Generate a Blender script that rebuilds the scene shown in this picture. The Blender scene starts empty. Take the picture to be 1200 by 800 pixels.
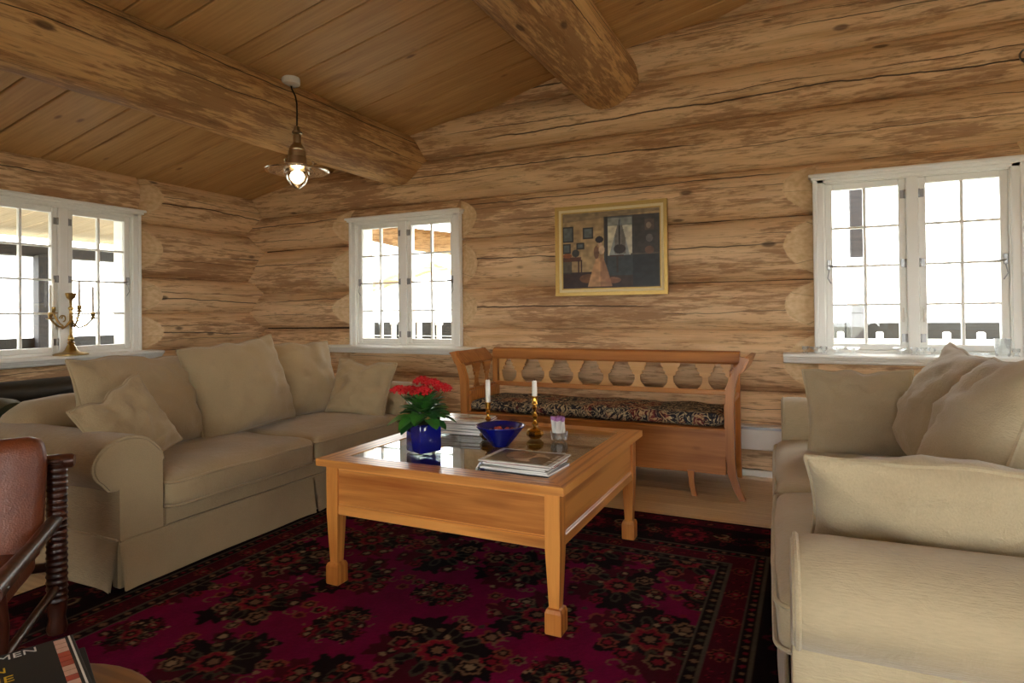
import bpy, bmesh, math, random
import numpy as np
from mathutils import Vector, Matrix, noise
random.seed(7)
SC = bpy.context.scene
COL = SC.collection
PI = math.pi
# ------------------------------------------------------------------ camera
CAM_F, CAM_YAW, CAM_PITCH, CAM_ROLL, CAM_CY = 727.74, math.radians(-25.466), math.radians(.5466), math.radians(-.595), 358.31
cam_d = bpy.data.cameras.new('camera')
cam = bpy.data.objects.new('camera', cam_d); COL.objects.link(cam)
_fw = Vector((math.sin(CAM_YAW)*math.cos(CAM_PITCH), math.cos(CAM_YAW)*math.cos(CAM_PITCH), math.sin(CAM_PITCH)))
_r0 = Vector((math.cos(CAM_YAW), -math.sin(CAM_YAW), 0)); _u0 = _r0.cross(_fw)
_r = _r0*math.cos(CAM_ROLL)+_u0*math.sin(CAM_ROLL); _u = _u0*math.cos(CAM_ROLL)-_r0*math.sin(CAM_ROLL)
m = Matrix((( _r.x, _u.x, -_fw.x, 0), (_r.y, _u.y, -_fw.y, 0), (_r.z, _u.z, -_fw.z, 1.25), (0, 0, 0, 1)))
cam.matrix_world = m
cam_d.sensor_width = 36; cam_d.lens = CAM_F/1200*36
cam_d.shift_y = -(400-CAM_CY)/1200
cam_d.clip_start = .02
SC.camera = cam
# ------------------------------------------------------------------ world, exposure
W = bpy.data.worlds.new('sky'); SC.world = W; W.use_nodes = True
bg = W.node_tree.nodes['Background']; bg.inputs[0].default_value = (1, .988, .97, 1); bg.inputs[1].default_value = 1.0
SC.view_settings.view_transform = 'Standard'; SC.view_settings.look = 'None'
SC.view_settings.gamma = 1; SC.view_settings.use_curve_mapping = False
SC.view_settings.exposure = 3.72
SC.cycles.use_denoising = True
SC.cycles.max_bounces = 10; SC.cycles.diffuse_bounces = 5; SC.cycles.transparent_max_bounces = 16
SC.cycles.sample_clamp_indirect = 6.0
def portal(loc, rot, sx, sz):
    l = bpy.data.lights.new('window_portal', 'AREA'); l.shape = 'RECTANGLE'; l.size = sx; l.size_y = sz
    l.cycles.is_portal = True
    o = bpy.data.objects.new('window_portal', l); COL.objects.link(o); o.location = loc; o.rotation_euler = rot
# area light shines along its local -Z: (-90,0,0) -> -Z local = ... set below per wall
for x in (-3.585, .66): portal((x, 5.32, 1.56), (math.radians(-90), 0, 0), 1.1, 1.15)
portal((-5.86, 3.06, 1.56), (math.radians(-90), 0, math.radians(90)), 1.1, 1.15)

# ------------------------------------------------------------------ node helper
def lin(r, g, b): 
    f = lambda c: ((c/255+.055)/1.055)**2.4 if c > 10 else c/255/12.92
    return (f(r), f(g), f(b), 1)
MATS = {}
class NT:
    def __init__(s, name):
        s.m = bpy.data.materials.new(name); s.m.use_nodes = True; s.t = s.m.node_tree
        s.b = s.t.nodes['Principled BSDF']; s.out = s.t.nodes['Material Output']; MATS[name] = s.m
    def n(s, typ, ins=None, **kw):
        nd = s.t.nodes.new(typ)
        for k, v in kw.items(): setattr(nd, k, v)
        for k, v in (ins or {}).items():
            sock = nd.inputs[k]
            if isinstance(v, bpy.types.NodeSocket): s.t.links.new(v, sock)
            else: sock.default_value = v
        return nd
    def noise(s, vec, scale=1, detail=4, rough=.55, dist=0):
        return s.n('ShaderNodeTexNoise', {'Vector': vec, 'Scale': scale, 'Detail': detail, 'Roughness': rough, 'Distortion': dist}).outputs['Fac']
    def math(s, op, a, b=0.0, c=0.0, clamp=False):
        return s.n('ShaderNodeMath', {0: a, 1: b, 2: c}, operation=op, use_clamp=clamp).outputs[0]
    def ramp(s, fac, stops, interp='LINEAR'):
        r = s.n('ShaderNodeValToRGB', {0: fac}); cr = r.color_ramp; cr.interpolation = interp
        while len(cr.elements) > len(stops): cr.elements.remove(cr.elements[-1])
        while len(cr.elements) < len(stops): cr.elements.new(1)
        for e, (p, c) in zip(cr.elements, stops):
            e.position = p; e.color = c if len(c) == 4 else (*c, 1)
        return r.outputs[0]
    def step(s, v, a, b):
        return s.n('ShaderNodeMapRange', {0: v, 1: a, 2: b, 3: 0.0, 4: 1.0}, interpolation_type='SMOOTHSTEP').outputs[0]
    def mix(s, fac, a, b, mode='MIX'):
        nd = s.n('ShaderNodeMix', data_type='RGBA', blend_type=mode)
        for i, v in ((0, fac), (6, a), (7, b)):
            if isinstance(v, bpy.types.NodeSocket): s.t.links.new(v, nd.inputs[i])
            else: nd.inputs[i].default_value = v
        return nd.outputs[2]
    def coords(s, scale=(1, 1, 1), rnd=True, which='Object', off=(0, 0, 0)):
        tc = s.n('ShaderNodeTexCoord').outputs[which]
        if rnd:
            r = s.n('ShaderNodeObjectInfo').outputs['Random']
            tc = s.n('ShaderNodeVectorMath', {0: tc, 1: s.n('ShaderNodeVectorMath', {0: (37.3, 91.7, 53.1), 'Scale': r}, operation='SCALE').outputs[0]}, operation='ADD').outputs[0]
        return s.n('ShaderNodeMapping', {0: tc, 1: off, 3: scale}).outputs[0]
    def set(s, **kw):
        for k, v in kw.items():
            sock = s.b.inputs[k.replace('_', ' ')]
            if isinstance(v, bpy.types.NodeSocket): s.t.links.new(v, sock)
            else: sock.default_value = v
        return s
    def bump(s, h, strength=.3, dist=.01):
        s.t.links.new(s.n('ShaderNodeBump', {'Height': h, 'Strength': strength, 'Distance': dist}).outputs[0], s.b.inputs['Normal'])
        return s
def plain(name, rgb, rough=.5, metal=0, var=.12, scale=20, bump=0, **kw):
    t = NT(name); c = lin(*rgb); v = t.coords((scale,)*3)
    f = t.noise(v, 1, 3)
    t.set(Base_Color=t.mix(f, tuple(x*(1-var) for x in c[:3])+(1,), tuple(min(1, x*(1+var)) for x in c[:3])+(1,)), Roughness=rough, Metallic=metal, **kw)
    if bump: t.bump(f, bump, .004)
    return t.m
# ---------- log wood (object X runs along the log)
def log_mat(name, pale, tan, brown, dark, patch_amt=.5):
    t = NT(name)
    streak = t.noise(t.coords((.8, 13, 13)), 1, 6, .62, .3)
    base = t.ramp(streak, [(.3, tan), (.5, pale), (.62, pale), (.76, tan)])
    p1 = t.noise(t.coords((3.4, 26, 26), off=(3, 1, 5)), 1, 7, .7, .3)
    p2 = t.noise(t.coords((10, 80, 80)), 1, 4, .6)
    zone = t.noise(t.coords((.7, 2.4, 2.4), off=(9, 2, 2)), 1, 3)
    pm = t.math('ADD', t.math('MULTIPLY', p1, .62), t.math('ADD', t.math('MULTIPLY', p2, .22), t.math('MULTIPLY', zone, .46)))
    pmask = t.step(pm, .69-.1*patch_amt, .79-.1*patch_amt)
    c = t.mix(t.math('MULTIPLY', pmask, .66), base, brown)
    fib = t.noise(t.coords((2.4, 90, 90)), 1, 5, .7)
    c = t.mix(t.math('MULTIPLY', t.step(fib, .5, .76), .5), c, dark)
    g = t.noise(t.coords((6, 34, 34), off=(7, 7, 1)), 1, 4, .6)
    c = t.mix(t.math('MULTIPLY', t.step(g, .60, .72), .4), c, dark)
    rl = t.noise(t.coords((1.1, 5, 5), off=(1, 8, 3)), 1, 3); c = t.mix(t.math('MULTIPLY', t.step(rl, .5, .75), .3), c, brown)
    vo = t.n('ShaderNodeTexVoronoi', {'Vector': t.coords((1.5, 3.6, 3.6), off=(.3, .2, .7)), 'Scale': 1.0}).outputs['Distance']
    kn = t.math('SUBTRACT', 1.0, t.step(vo, .05, .10)); c = t.mix(t.math('MULTIPLY', kn, .8), c, dark)
    tc = t.n('ShaderNodeTexCoord').outputs['Object']; sx = t.n('ShaderNodeSeparateXYZ', {0: tc})
    rnd = t.n('ShaderNodeObjectInfo').outputs['Random']
    cm = None
    for k, (o, w, lo) in enumerate(((.37, .0042, .42), (.71, .0024, .47), (.13, .0018, .47))):
        wob = t.noise(t.coords((.8, .01, .01), off=(k*11, 3, 8)), 1, 5, .6)
        line = t.math('ADD', t.math('MULTIPLY', t.math('SUBTRACT', wob, .5), .13), t.math('MULTIPLY', t.math('SUBTRACT', t.math('FRACT', t.math('ADD', t.math('MULTIPLY', rnd, 7.3), o)), .5), .24))
        d = t.math('ABSOLUTE', t.math('SUBTRACT', sx.outputs[2], line))
        pres = t.step(t.noise(t.coords((.5, .01, .01), off=(k*5, 21, 2)), 1, 2), lo, lo+.1)
        mk = t.math('MULTIPLY', t.math('SUBTRACT', 1.0, t.step(d, w*.5, w*1.6)), pres)
        cm = mk if cm is None else t.math('MAXIMUM', cm, mk)
    c = t.mix(t.math('MULTIPLY', cm, .9), c, (.02, .012, .006, 1))
    # slant-cut end grain beside the windows
    cut = t.step(t.n('ShaderNodeAttribute', attribute_name='cut').outputs['Fac'], .0, .004)
    rad = t.math('SQRT', t.math('ADD', t.math('MULTIPLY', sx.outputs[1], sx.outputs[1]), t.math('MULTIPLY', sx.outputs[2], sx.outputs[2])))
    rings = t.math('SINE', t.math('ADD', t.math('MULTIPLY', rad, 300.0), t.math('MULTIPLY', p1, 14.0)))
    ang_ = t.math('ARCTAN2', sx.outputs[2], sx.outputs[1])
    spl = t.math('SUBTRACT', 1.0, t.step(t.math('ABSOLUTE', t.math('SINE', t.math('ADD', t.math('MULTIPLY', ang_, 2.5), t.math('MULTIPLY', rnd, 9.0)))), .008, .03))
    eg = t.ramp(t.math('ADD', t.math('MULTIPLY', g, .6), t.math('MULTIPLY', rings, .03)), [(.2, lin(204, 170, 124)), (.45, lin(230, 202, 160))])
    eg = t.mix(t.math('MULTIPLY', spl, .6), eg, dark)
    c = t.mix(cut, c, eg)
    nc = t.math('SUBTRACT', 1.0, cut)
    hgt = t.math('MULTIPLY', nc, t.math('SUBTRACT', t.math('ADD', t.math('MULTIPLY', fib, .4), t.math('MULTIPLY', pmask, .35)), t.math('MULTIPLY', cm, 3.0)))
    t.set(Base_Color=c, Roughness=.6); t.bump(hgt, .55, .008)
    return t.m
log_mat('log_wood', lin(232, 198, 154), lin(206, 166, 118), lin(146, 98, 60), lin(86, 58, 36), .58)
log_mat('beam_wood', lin(216, 174, 116), lin(188, 140, 84), lin(128, 84, 46), lin(76, 49, 26), .70)
plain('end_grain', (206, 172, 130), .7, 0, .1, 12)
# ---------- boards
def board_mat(name, a, b, knot, rough=.5, knots=True, coat=0.0, gscale=1.0, up=False, wav=.2):
    t = NT(name)
    if up:
        _c = t.coords
        t.coords = lambda sc=(1, 1, 1), **k: _c((sc[1], sc[2], sc[0]), **k)
    g = t.noise(t.coords((1.2*gscale, 16*gscale, 16*gscale)), 1, 5, .55, .6)
    fine = t.noise(t.coords((4*gscale, 130*gscale, 130*gscale)), 1, 3, .6)
    wv = t.n('ShaderNodeTexWave', {'Vector': t.coords((.6*gscale, 9*gscale, 9*gscale)), 'Scale': 1.0, 'Distortion': 5.0, 'Detail': 3.0, 'Detail Scale': 1.0}, bands_direction='Y').outputs['Fac']
    rnd = t.n('ShaderNodeObjectInfo').outputs['Random']
    f = t.math('ADD', t.math('MULTIPLY', g, .65), t.math('ADD', t.math('MULTIPLY', wv, wav), t.math('ADD', t.math('MULTIPLY', fine, .2), t.math('MULTIPLY', t.math('SUBTRACT', rnd, .5), .22))))
    c = t.ramp(f, [(.3, a), (.7, b)])
    if knots:
        vo = t.n('ShaderNodeTexVoronoi', {'Vector': t.coords((1.9, 4.5, 4.5), off=(.1, .6, .2)), 'Scale': 1.0}).outputs['Distance']
        c = t.mix(t.math('MULTIPLY', t.math('SUBTRACT', 1.0, t.step(vo, .045, .12)), .8), c, knot)
        c = t.mix(t.math('MULTIPLY', t.step(t.noise(t.coords((1.6, 6, 6), off=(4, 4, 9)), 1, 2), .62, .75), .35), c, knot)
    t.set(Base_Color=c, Roughness=rough, Coat_Weight=coat, Coat_Roughness=.25); t.bump(f, .12, .004)
    return t.m
board_mat('ceiling_board', lin(180, 138, 84), lin(216, 176, 118), lin(112, 72, 36), .5, wav=.06)
board_mat('floor_board', lin(206, 178, 136), lin(230, 206, 166), lin(166, 128, 86), .32, True)
board_mat('veranda_board', lin(190, 170, 140), lin(214, 196, 168), lin(150, 130, 100), .7)
board_mat('table_pine', lin(160, 88, 32), lin(228, 158, 82), lin(116, 56, 18), .33, True, .25, wav=.38)
board_mat('bench_pine', lin(154, 92, 38), lin(204, 136, 68), lin(100, 52, 20), .36, True, .2)
board_mat('table_pine_up', lin(168, 92, 32), lin(226, 154, 76), lin(116, 56, 18), .33, True, .25, 1.0, True)
board_mat('bench_pine_up', lin(154, 92, 38), lin(204, 136, 68), lin(100, 52, 20), .36, True, .2, 1.0, True)
board_mat('bench_pine_pale', lin(196, 142, 78), lin(222, 172, 108), lin(140, 90, 40), .4, False)
board_mat('dark_turned_wood', lin(44, 20, 12), lin(74, 36, 20), lin(24, 12, 8), .35, False, .3)
board_mat('stool_wood', lin(120, 78, 36), lin(168, 118, 58), lin(80, 46, 20), .4, False)
plain('white_paint', (240, 240, 234), .35, 0, .03, 6)
plain('heater_white', (222, 218, 210), .4, 0, .03)
plain('core_dark', (50, 38, 28), .9)
plain('fabric_dark', (60, 50, 40), .9)
plain('steel', (150, 150, 150), .3, 1.0)
plain('brass', (206, 160, 72), .18, 1.0, .06)
plain('old_brass', (170, 140, 84), .28, 1.0, .1)
plain('lamp_nickel', (176, 160, 134), .32, 1.0, .06)
plain('candle_wax', (240, 236, 224), .45, 0, .02)
plain('paper_white', (232, 230, 224), .6, 0, .04)
plain('gold_leaf', (196, 164, 96), .35, .8, .12, 30)
plain('gold_slip', (224, 208, 160), .5, 0, .08, 30)
plain('black_cloth', (18, 18, 20), .6)
plain('cord_black', (16, 14, 13), .5)
plain('ceramic_white', (226, 222, 212), .4, 0, .02)
plain('leaf_green', (66, 126, 50), .42, 0, .3, 25)
plain('leaf_dark', (40, 92, 42), .4, 0, .3, 25)
plain('stem_green', (70, 110, 52), .5)
plain('petal_red', (216, 34, 46), .5, 0, .2, 60)
plain('candy_red', (200, 84, 70), .3, 0, .3, 9)
plain('veranda_dark', (40, 40, 38), .7, 0, .25, 4)
plain('post_dark', (52, 50, 52), .7, 0, .2, 4)
plain('grass_ground', (150, 148, 132), .9, 0, .3, 2)
plain('pink_paper', (176, 120, 178), .6, 0, .2, 120)
plain('ink_white', (225, 225, 220), .6, 0, .02)
plain('ink_yellow', (216, 178, 30), .6, 0, .05)
plain('dark_red_ceramic', (70, 22, 18), .35, 0, .1)
def fabric(name, rgb, var=.16, weave=900, rough=.92):
    t = NT(name); c = lin(*rgb)
    big = t.noise(t.coords((3, 3, 3)), 1, 4, .6); wv = t.noise(t.coords((weave, weave, weave)), 1, 2, .7); slub = t.noise(t.coords((220, 30, 220)), 1, 3)
    f = t.math('ADD', t.math('MULTIPLY', big, .45), t.math('ADD', t.math('MULTIPLY', wv, .2), t.math('MULTIPLY', slub, .35)))
    t.set(Base_Color=t.ramp(f, [(.3, tuple(x*(1-var) for x in c[:3])), (.7, tuple(x*(1+var) for x in c[:3]))]), Roughness=rough, Sheen_Weight=.25, Sheen_Roughness=.5)
    t.bump(t.math('ADD', t.math('MULTIPLY', slub, .5), t.math('MULTIPLY', t.noise(t.coords((11, 11, 11)), 1, 4, .6, .8), 1.6)), .42, .009)
    return t.m
fabric('sofa_linen_shaded', (165, 145, 110))  # darker copy of the sofa linen, shade on the left painted in
fabric('sofa_linen_lit', (185, 170, 139))  # same linen for the right sofa, light painted into the tone
def leather(name, a, b, rough):
    t = NT(name); f = t.noise(t.coords((5, 5, 5)), 1, 5, .6); g = t.n('ShaderNodeTexVoronoi', {'Vector': t.coords((160, 160, 160)), 'Scale': 1.0}).outputs['Distance']
    t.set(Base_Color=t.ramp(f, [(.3, a), (.7, b)]), Roughness=rough, Coat_Weight=.04, Coat_Roughness=.3); t.bump(t.math('ADD', t.math('MULTIPLY', g, .3), t.math('MULTIPLY', f, 2.0)), .35, .008)
leather('leather_cognac', lin(88, 40, 20), lin(126, 64, 32), .42)
leather('leather_black', lin(26, 22, 18), lin(44, 38, 30), .35)
leather('leather_green', lin(26, 30, 14), lin(44, 46, 22), .4)
# bench upholstery: swirling tapestry leaves in navy, tan and wine red
t = NT('tapestry')
v = t.coords((1, 1, 1), rnd=False); w1 = t.n('ShaderNodeTexNoise', {'Vector': v, 'Scale': 7.0, 'Detail': 2.0}).outputs['Color']
vd = t.n('ShaderNodeVectorMath', {0: v, 1: t.n('ShaderNodeVectorMath', {0: w1, 'Scale': .16}, operation='SCALE').outputs[0]}, operation='ADD').outputs[0]
nn = t.noise(vd, 11, 3, .5, 1.6)
wv = t.math('FRACT', t.math('MULTIPLY', nn, 6.0))
z = t.noise(v, 7, 2); z2 = t.noise(v, 16, 2)
c = t.ramp(wv, [(0, lin(22, 24, 38)), (.38, lin(34, 36, 48)), (.46, lin(140, 128, 106)), (.66, lin(206, 188, 150)), (.84, lin(80, 80, 76)), (1, lin(24, 24, 34))])
c2 = t.ramp(wv, [(0, lin(46, 14, 20)), (.4, lin(120, 48, 46)), (.72, lin(206, 176, 132)), (1, lin(40, 16, 22))])
t.set(Base_Color=t.mix(t.step(z, .52, .6), c, c2), Roughness=.9); t.bump(wv, .2, .004)
# clear panes and glass: thin transparent sheets with a fresnel reflection
def thin_glass(name, tint, base=.04, rough=.0, edge=.5, gain=.75):
    t = NT(name); t.t.nodes.remove(t.b)
    tr = t.n('ShaderNodeBsdfTransparent', {0: tint}); gl = t.n('ShaderNodeBsdfGlossy', {0: (1, 1, 1, 1), 1: rough})
    lw = t.n('ShaderNodeLayerWeight', {0: edge}).outputs['Fresnel']
    f = t.math('ADD', base, t.math('MULTIPLY', lw, gain), clamp=True)
    mx = t.n('ShaderNodeMixShader', {0: f, 1: tr.outputs[0], 2: gl.outputs[0]})
    t.t.links.new(mx.outputs[0], t.out.inputs[0]); return t.m
thin_glass('window_glass', (.97, .985, .98, 1), .02, 0, .25)
thin_glass('table_glass', (.90, .95, .92, 1), .13, 0, .5)
thin_glass('clear_glass', (.95, .965, .975, 1), .04, .02, .32, .7)
t = NT('cobalt_glass'); t.set(Base_Color=lin(14, 20, 120), Roughness=.05, Transmission_Weight=.12, IOR=1.5, Coat_Weight=.4)
t = NT('bulb_glow'); t.set(Base_Color=(1, .8, .5, 1), Emission_Color=(1, .72, .38, 1), Emission_Strength=1.2)
# colour-attribute print (rug, picture, covers)
def print_mat(name, rough, bump=0.0, bscale=300):
    t = NT(name); a = t.n('ShaderNodeVertexColor', layer_name='print').outputs[0]
    f = t.noise(t.coords((bscale,)*3), 1, 3)
    t.set(Base_Color=t.mix(t.math('MULTIPLY', f, .5), a, t.mix(1.0, a, (.62, .62, .62, 1), 'MULTIPLY')), Roughness=rough)
    if bump: t.bump(f, bump, .006); t.set(Specular_IOR_Level=.1)
print_mat('rug_print', .95, .6, 260); print_mat('picture_print', .4); print_mat('cover_print', .22)

# ------------------------------------------------------------------ mesh helpers
class MB:
    def __init__(s): s.v = []; s.f = []; s.mi = []
    def add(s, v, f, mi=0, M=None):
        o = len(s.v)
        s.v += [tuple(M @ Vector(p)) if M else tuple(p) for p in v]
        s.f += [tuple(i+o for i in q) for q in f]; s.mi += [mi]*len(f); return s
    def box(s, c, d, bev=0.0, M=None, mi=0, seg=1):
        bm = bmesh.new(); bmesh.ops.create_cube(bm, size=1)
        for v in bm.verts: v.co = Vector((v.co.x*d[0], v.co.y*d[1], v.co.z*d[2]))
        if bev: bmesh.ops.bevel(bm, geom=bm.edges[:], offset=bev, segments=seg, affect='EDGES', profile=.5)
        T = Matrix.Translation(c)
        if M is not None: T = T @ M
        bm.verts.index_update()
        s.add([v.co for v in bm.verts], [[v.index for v in f.verts] for f in bm.faces], mi, T); bm.free(); return s
    def bx(s, x0, x1, y0, y1, z0, z1, bev=0.0, mi=0): 
        return s.box(((x0+x1)/2, (y0+y1)/2, (z0+z1)/2), (abs(x1-x0), abs(y1-y0), abs(z1-z0)), bev, mi=mi)
    def lathe(s, prof, n=24, M=None, mi=0, closed=True):
        v = []; f = []
        for r, z in prof:
            for k in range(n): a = 2*PI*k/n; v.append((r*math.cos(a), r*math.sin(a), z))
        for i in range(len(prof)-1):
            for k in range(n): k2 = (k+1) % n; f.append((i*n+k, i*n+k2, (i+1)*n+k2, (i+1)*n+k))
        if closed:
            f.append(tuple(range(n-1, -1, -1))); f.append(tuple((len(prof)-1)*n+k for k in range(n)))
        return s.add(v, f, mi, M)
    def tube(s, pts, r, n=8, M=None, mi=0, loop=False):
        P = [Vector(p) for p in pts]; m = len(P); v = []; f = []
        rr = r if isinstance(r, (list, tuple)) else [r]*m
        up = None
        for i in range(m):
            a = P[(i-1) % m] if (loop or i) else P[0]; b = P[(i+1) % m] if (loop or i < m-1) else P[-1]
            t = (b-a).normalized()
            if up is None: up = t.orthogonal().normalized()
            up = (up - t*up.dot(t)); up = up.normalized() if up.length > 1e-6 else t.orthogonal().normalized()
            w = t.cross(up)
            for k in range(n): an = 2*PI*k/n; v.append(P[i]+(up*math.cos(an)+w*math.sin(an))*rr[i])
        for i in range(m if loop else m-1):
            j = (i+1) % m
            for k in range(n): k2 = (k+1) % n; f.append((i*n+k, i*n+k2, j*n+k2, j*n+k))
        if not loop: f.append(tuple(range(n-1, -1, -1))); f.append(tuple((m-1)*n+k for k in range(n)))
        return s.add(v, f, mi, M)
    def prism(s, poly, d0, d1, axis='y', M=None, mi=0):
        # poly in the other two axes; extruded from d0 to d1 along axis
        n = len(poly); mk = {'y': lambda a, b, d: (a, d, b), 'x': lambda a, b, d: (d, a, b), 'z': lambda a, b, d: (a, b, d)}[axis]
        bm = bmesh.new()
        vs = [bm.verts.new(mk(a, b, d0)) for a, b in poly]; f = bm.faces.new(vs)
        r = bmesh.ops.extrude_face_region(bm, geom=[f]); nv = [e for e in r['geom'] if isinstance(e, bmesh.types.BMVert)]
        off = Vector(mk(0, 0, d1-d0)); 
        for q in nv: q.co += off
        bmesh.ops.recalc_face_normals(bm, faces=bm.faces[:])
        big = [q for q in bm.faces if len(q.verts) > 4]
        if big: bmesh.ops.triangulate(bm, faces=big)
        bm.verts.index_update()
        s.add([q.co for q in bm.verts], [[q.index for q in g.verts] for g in bm.faces], mi, M); bm.free(); return s
    def grid(s, fn, nu, nv, mi=0, loop_u=False):
        v = [fn(i/(nu if loop_u else nu-1), j/(nv-1)) for j in range(nv) for i in range(nu)]
        f = [(j*nu+i, j*nu+(i+1) % nu, (j+1)*nu+(i+1) % nu, (j+1)*nu+i) for j in range(nv-1) for i in range(nu if loop_u else nu-1)]
        return s.add(v, f, mi)
    def mesh(s, name, mats, smooth=False):
        me = bpy.data.meshes.new(name); me.from_pydata(s.v, [], s.f)
        for mm in (mats if isinstance(mats, (list, tuple)) else [mats]): me.materials.append(MATS[mm])
        if any(s.mi): me.polygons.foreach_set('material_index', s.mi)
        if smooth: 
            me.polygons.foreach_set('use_smooth', [True]*len(me.polygons))
            if smooth != 'all': me.set_sharp_from_angle(angle=math.radians(smooth if smooth is not True else 40))
        me.update(); return me
    def build(s, name, mats, parent=None, smooth=False, loc=None, rot=None):
        return link(name, s.mesh(name, mats, smooth), parent, loc, rot)
def link(name, me, parent=None, loc=None, rot=None):
    o = bpy.data.objects.new(name, me); COL.objects.link(o)
    if parent: o.parent = parent
    if loc is not None: o.location = loc
    if rot is not None: o.rotation_euler = rot
    return o
def tag(o, label=None, cat=None, group=None, kind=None):
    for k, v in (('label', label), ('category', cat), ('group', group), ('kind', kind)):
        if v: o[k] = v
    return o
def thing(name, loc=(0, 0, 0), rz=0, label=None, cat=None, group=None, kind=None):
    o = link(name, None, None, loc, (0, 0, rz)); o.empty_display_size = .1
    return tag(o, label, cat, group, kind)
def nz(x, y, z, s=1.0, seed=0.0): return noise.noise(Vector((x*s+seed, y*s+seed*1.7, z*s-seed)))
def rot_z(a): return Matrix.Rotation(a, 4, 'Z')
# ================================================================== THE SETTING
def log_mesh(x0, x1, r, zlo, zhi, seed, bevel0, bevel1, core=False):
    """one log along local X, centred on its axis; front faces -Y (crown at y=-r). zlo/zhi limit the visible band.
    bevel0/1: end is cut slantwise beside a window"""
    xs = []; x = x0; n = max(6, int((x1-x0)/.16))
    base = [x0+(x1-x0)*i/n for i in range(n+1)]
    extra = []
    if bevel0: extra += [x0+k*.016 for k in range(1, 26)]
    if bevel1: extra += [x1-k*.016 for k in range(1, 26)]
    xs = sorted(set(round(q, 4) for q in base+[e for e in extra if x0 < e < x1]))
    na = 30
    a0 = math.asin(max(-.897, zlo/r)); a1 = math.asin(min(.897, zhi/r))
    mb = MB(); V = []; cut = []
    for x in xs:
        rr = r*(1+.035*noise.noise(Vector((x*.45, seed, 0))))
        dz = .018*noise.noise(Vector((x*.3, seed+40, 3)))
        for k in range(na+1):
            a = a0+(a1-a0)*k/na
            q = rr*(1+.022*noise.noise(Vector((x*1.1, a*1.6+seed, 7)))+.008*noise.noise(Vector((x*3, a*7+seed, 2))))
            y = -q*math.cos(a); z = q*math.sin(a)+dz
            lim = -9.0
            if bevel0: lim = max(lim, -r+.10-.44*(x-x0))
            if bevel1: lim = max(lim, -r+.10-.44*(x1-x))
            cd = lim-y
            if cd > 0: y = lim+.002*noise.noise(Vector((x*30, z*30, seed)))
            V.append((x, y, z)); cut.append(cd)
    F = []; MI = []
    for i in range(len(xs)-1):
        for k in range(na):
            q = (i*(na+1)+k, (i+1)*(na+1)+k, (i+1)*(na+1)+k+1, i*(na+1)+k+1)
            F.append(q); MI.append(0)
    # back + ends
    o = len(V)
    for i, x in enumerate(xs):
        V.append((x, .08, r*math.sin(a0))); V.append((x, .08, r*math.sin(a1)))
    for i in range(len(xs)-1):
        b = o+2*i; t = i*(na+1); t2 = (i+1)*(na+1)
        F += [(b, b+2, t2, t), (b+1, t+na, t2+na, b+3), (b, b+1, b+3, b+2)]; MI += [0]*3
    for i, fl in ((0, 0), (len(xs)-1, 1)):
        idx = [i*(na+1)+k for k in range(na+1)]+[o+2*i+1, o+2*i]
        F.append(tuple(idx if fl else idx[::-1])); MI.append(1)
    mb.v, mb.f, mb.mi = V, F, MI
    mb.cut = [max(-.05, q) for q in cut]+[-.05]*(len(V)-len(cut))
    return mb
def log_wall(name, origin, rz, xa, xb, seams, openings, core_top, xstart=None, mat='log_wood'):
    core = MB()
    cuts = sorted(openings)
    px = xa
    for (o0, o1, oz0, oz1) in cuts:
        core.bx(px, o0, .17, .34, -.05, core_top); core.bx(o0, o1, .17, .34, -.05, oz0); core.bx(o0, o1, .17, .34, oz1, core_top); px = o1
    core.bx(px, xb, .17, .34, -.05, core_top)
    root = core.build(name, 'core_dark', None, False, origin, (0, 0, rz)); root['kind'] = 'structure'
    for i in range(len(seams)-1):
        z0, z1 = seams[i], seams[i+1]; zc = (z0+z1)/2; hh = (z1-z0)/2; r = hh/.90
        x_a = xa if xstart is None else max(xa, xstart(z0)); x_b = xb
        segs = [(x_a, x_b, False, False, -r, r)]
        for (o0, o1, oz0, oz1) in cuts:
            if oz0 >= z1-.02 or oz1 <= z0+.02: continue
            ns = []
            for (a, b, c0, c1, l, h) in segs:
                if a < o0 and b > o1 and (l, h) == (-r, r):
                    ns += [(a, o0, c0, True, l, h), (o1, b, True, c1, l, h)]
                    if oz1 < z1-.04: ns.append((o0, o1, False, False, oz1-zc, r))
                    if oz0 > z0+.04: ns.append((o0, o1, False, False, -r, oz0-zc))
                else: ns.append((a, b, c0, c1, l, h))
            segs = ns
        for (a, b, c0, c1, l, h) in segs:
            if b-a < .05: continue
            xm = (a+b)/2
            me = log_mesh(a-xm, b-xm, r, l, h, random.uniform(0, 500), c0, c1)
            ob = me.build('log', [mat, 'end_grain'], root, 35, (xm, r, zc))
            at = ob.data.attributes.new('cut', 'FLOAT', 'POINT'); at.data.foreach_set('value', me.cut)
    return root
BS = [-.16, .24, .62, 1.10, 1.475, 1.955, 2.322, 2.742, 3.14, 3.55, 3.95]
LS = [-.3, .1, .50, .91, 1.263, 1.61, 2.135, 2.60]
MID = (-4.215, -2.955); RGT = (.065, 1.255); LFT = (2.44, 3.68)
OPZ = (.885, 2.19)
log_wall('wall_back', (0, 5.0, 0), 0, -5.85, 4.5, BS, [(*MID, *OPZ), (*RGT, *OPZ)], 3.7, lambda z: -5.85+max(0, (z-.1-2.5))/.205)
log_wall('wall_left', (-5.53, 0, 0), PI/2, -3.2, 5.3, LS, [(*LFT, *OPZ)], 2.6)
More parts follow.
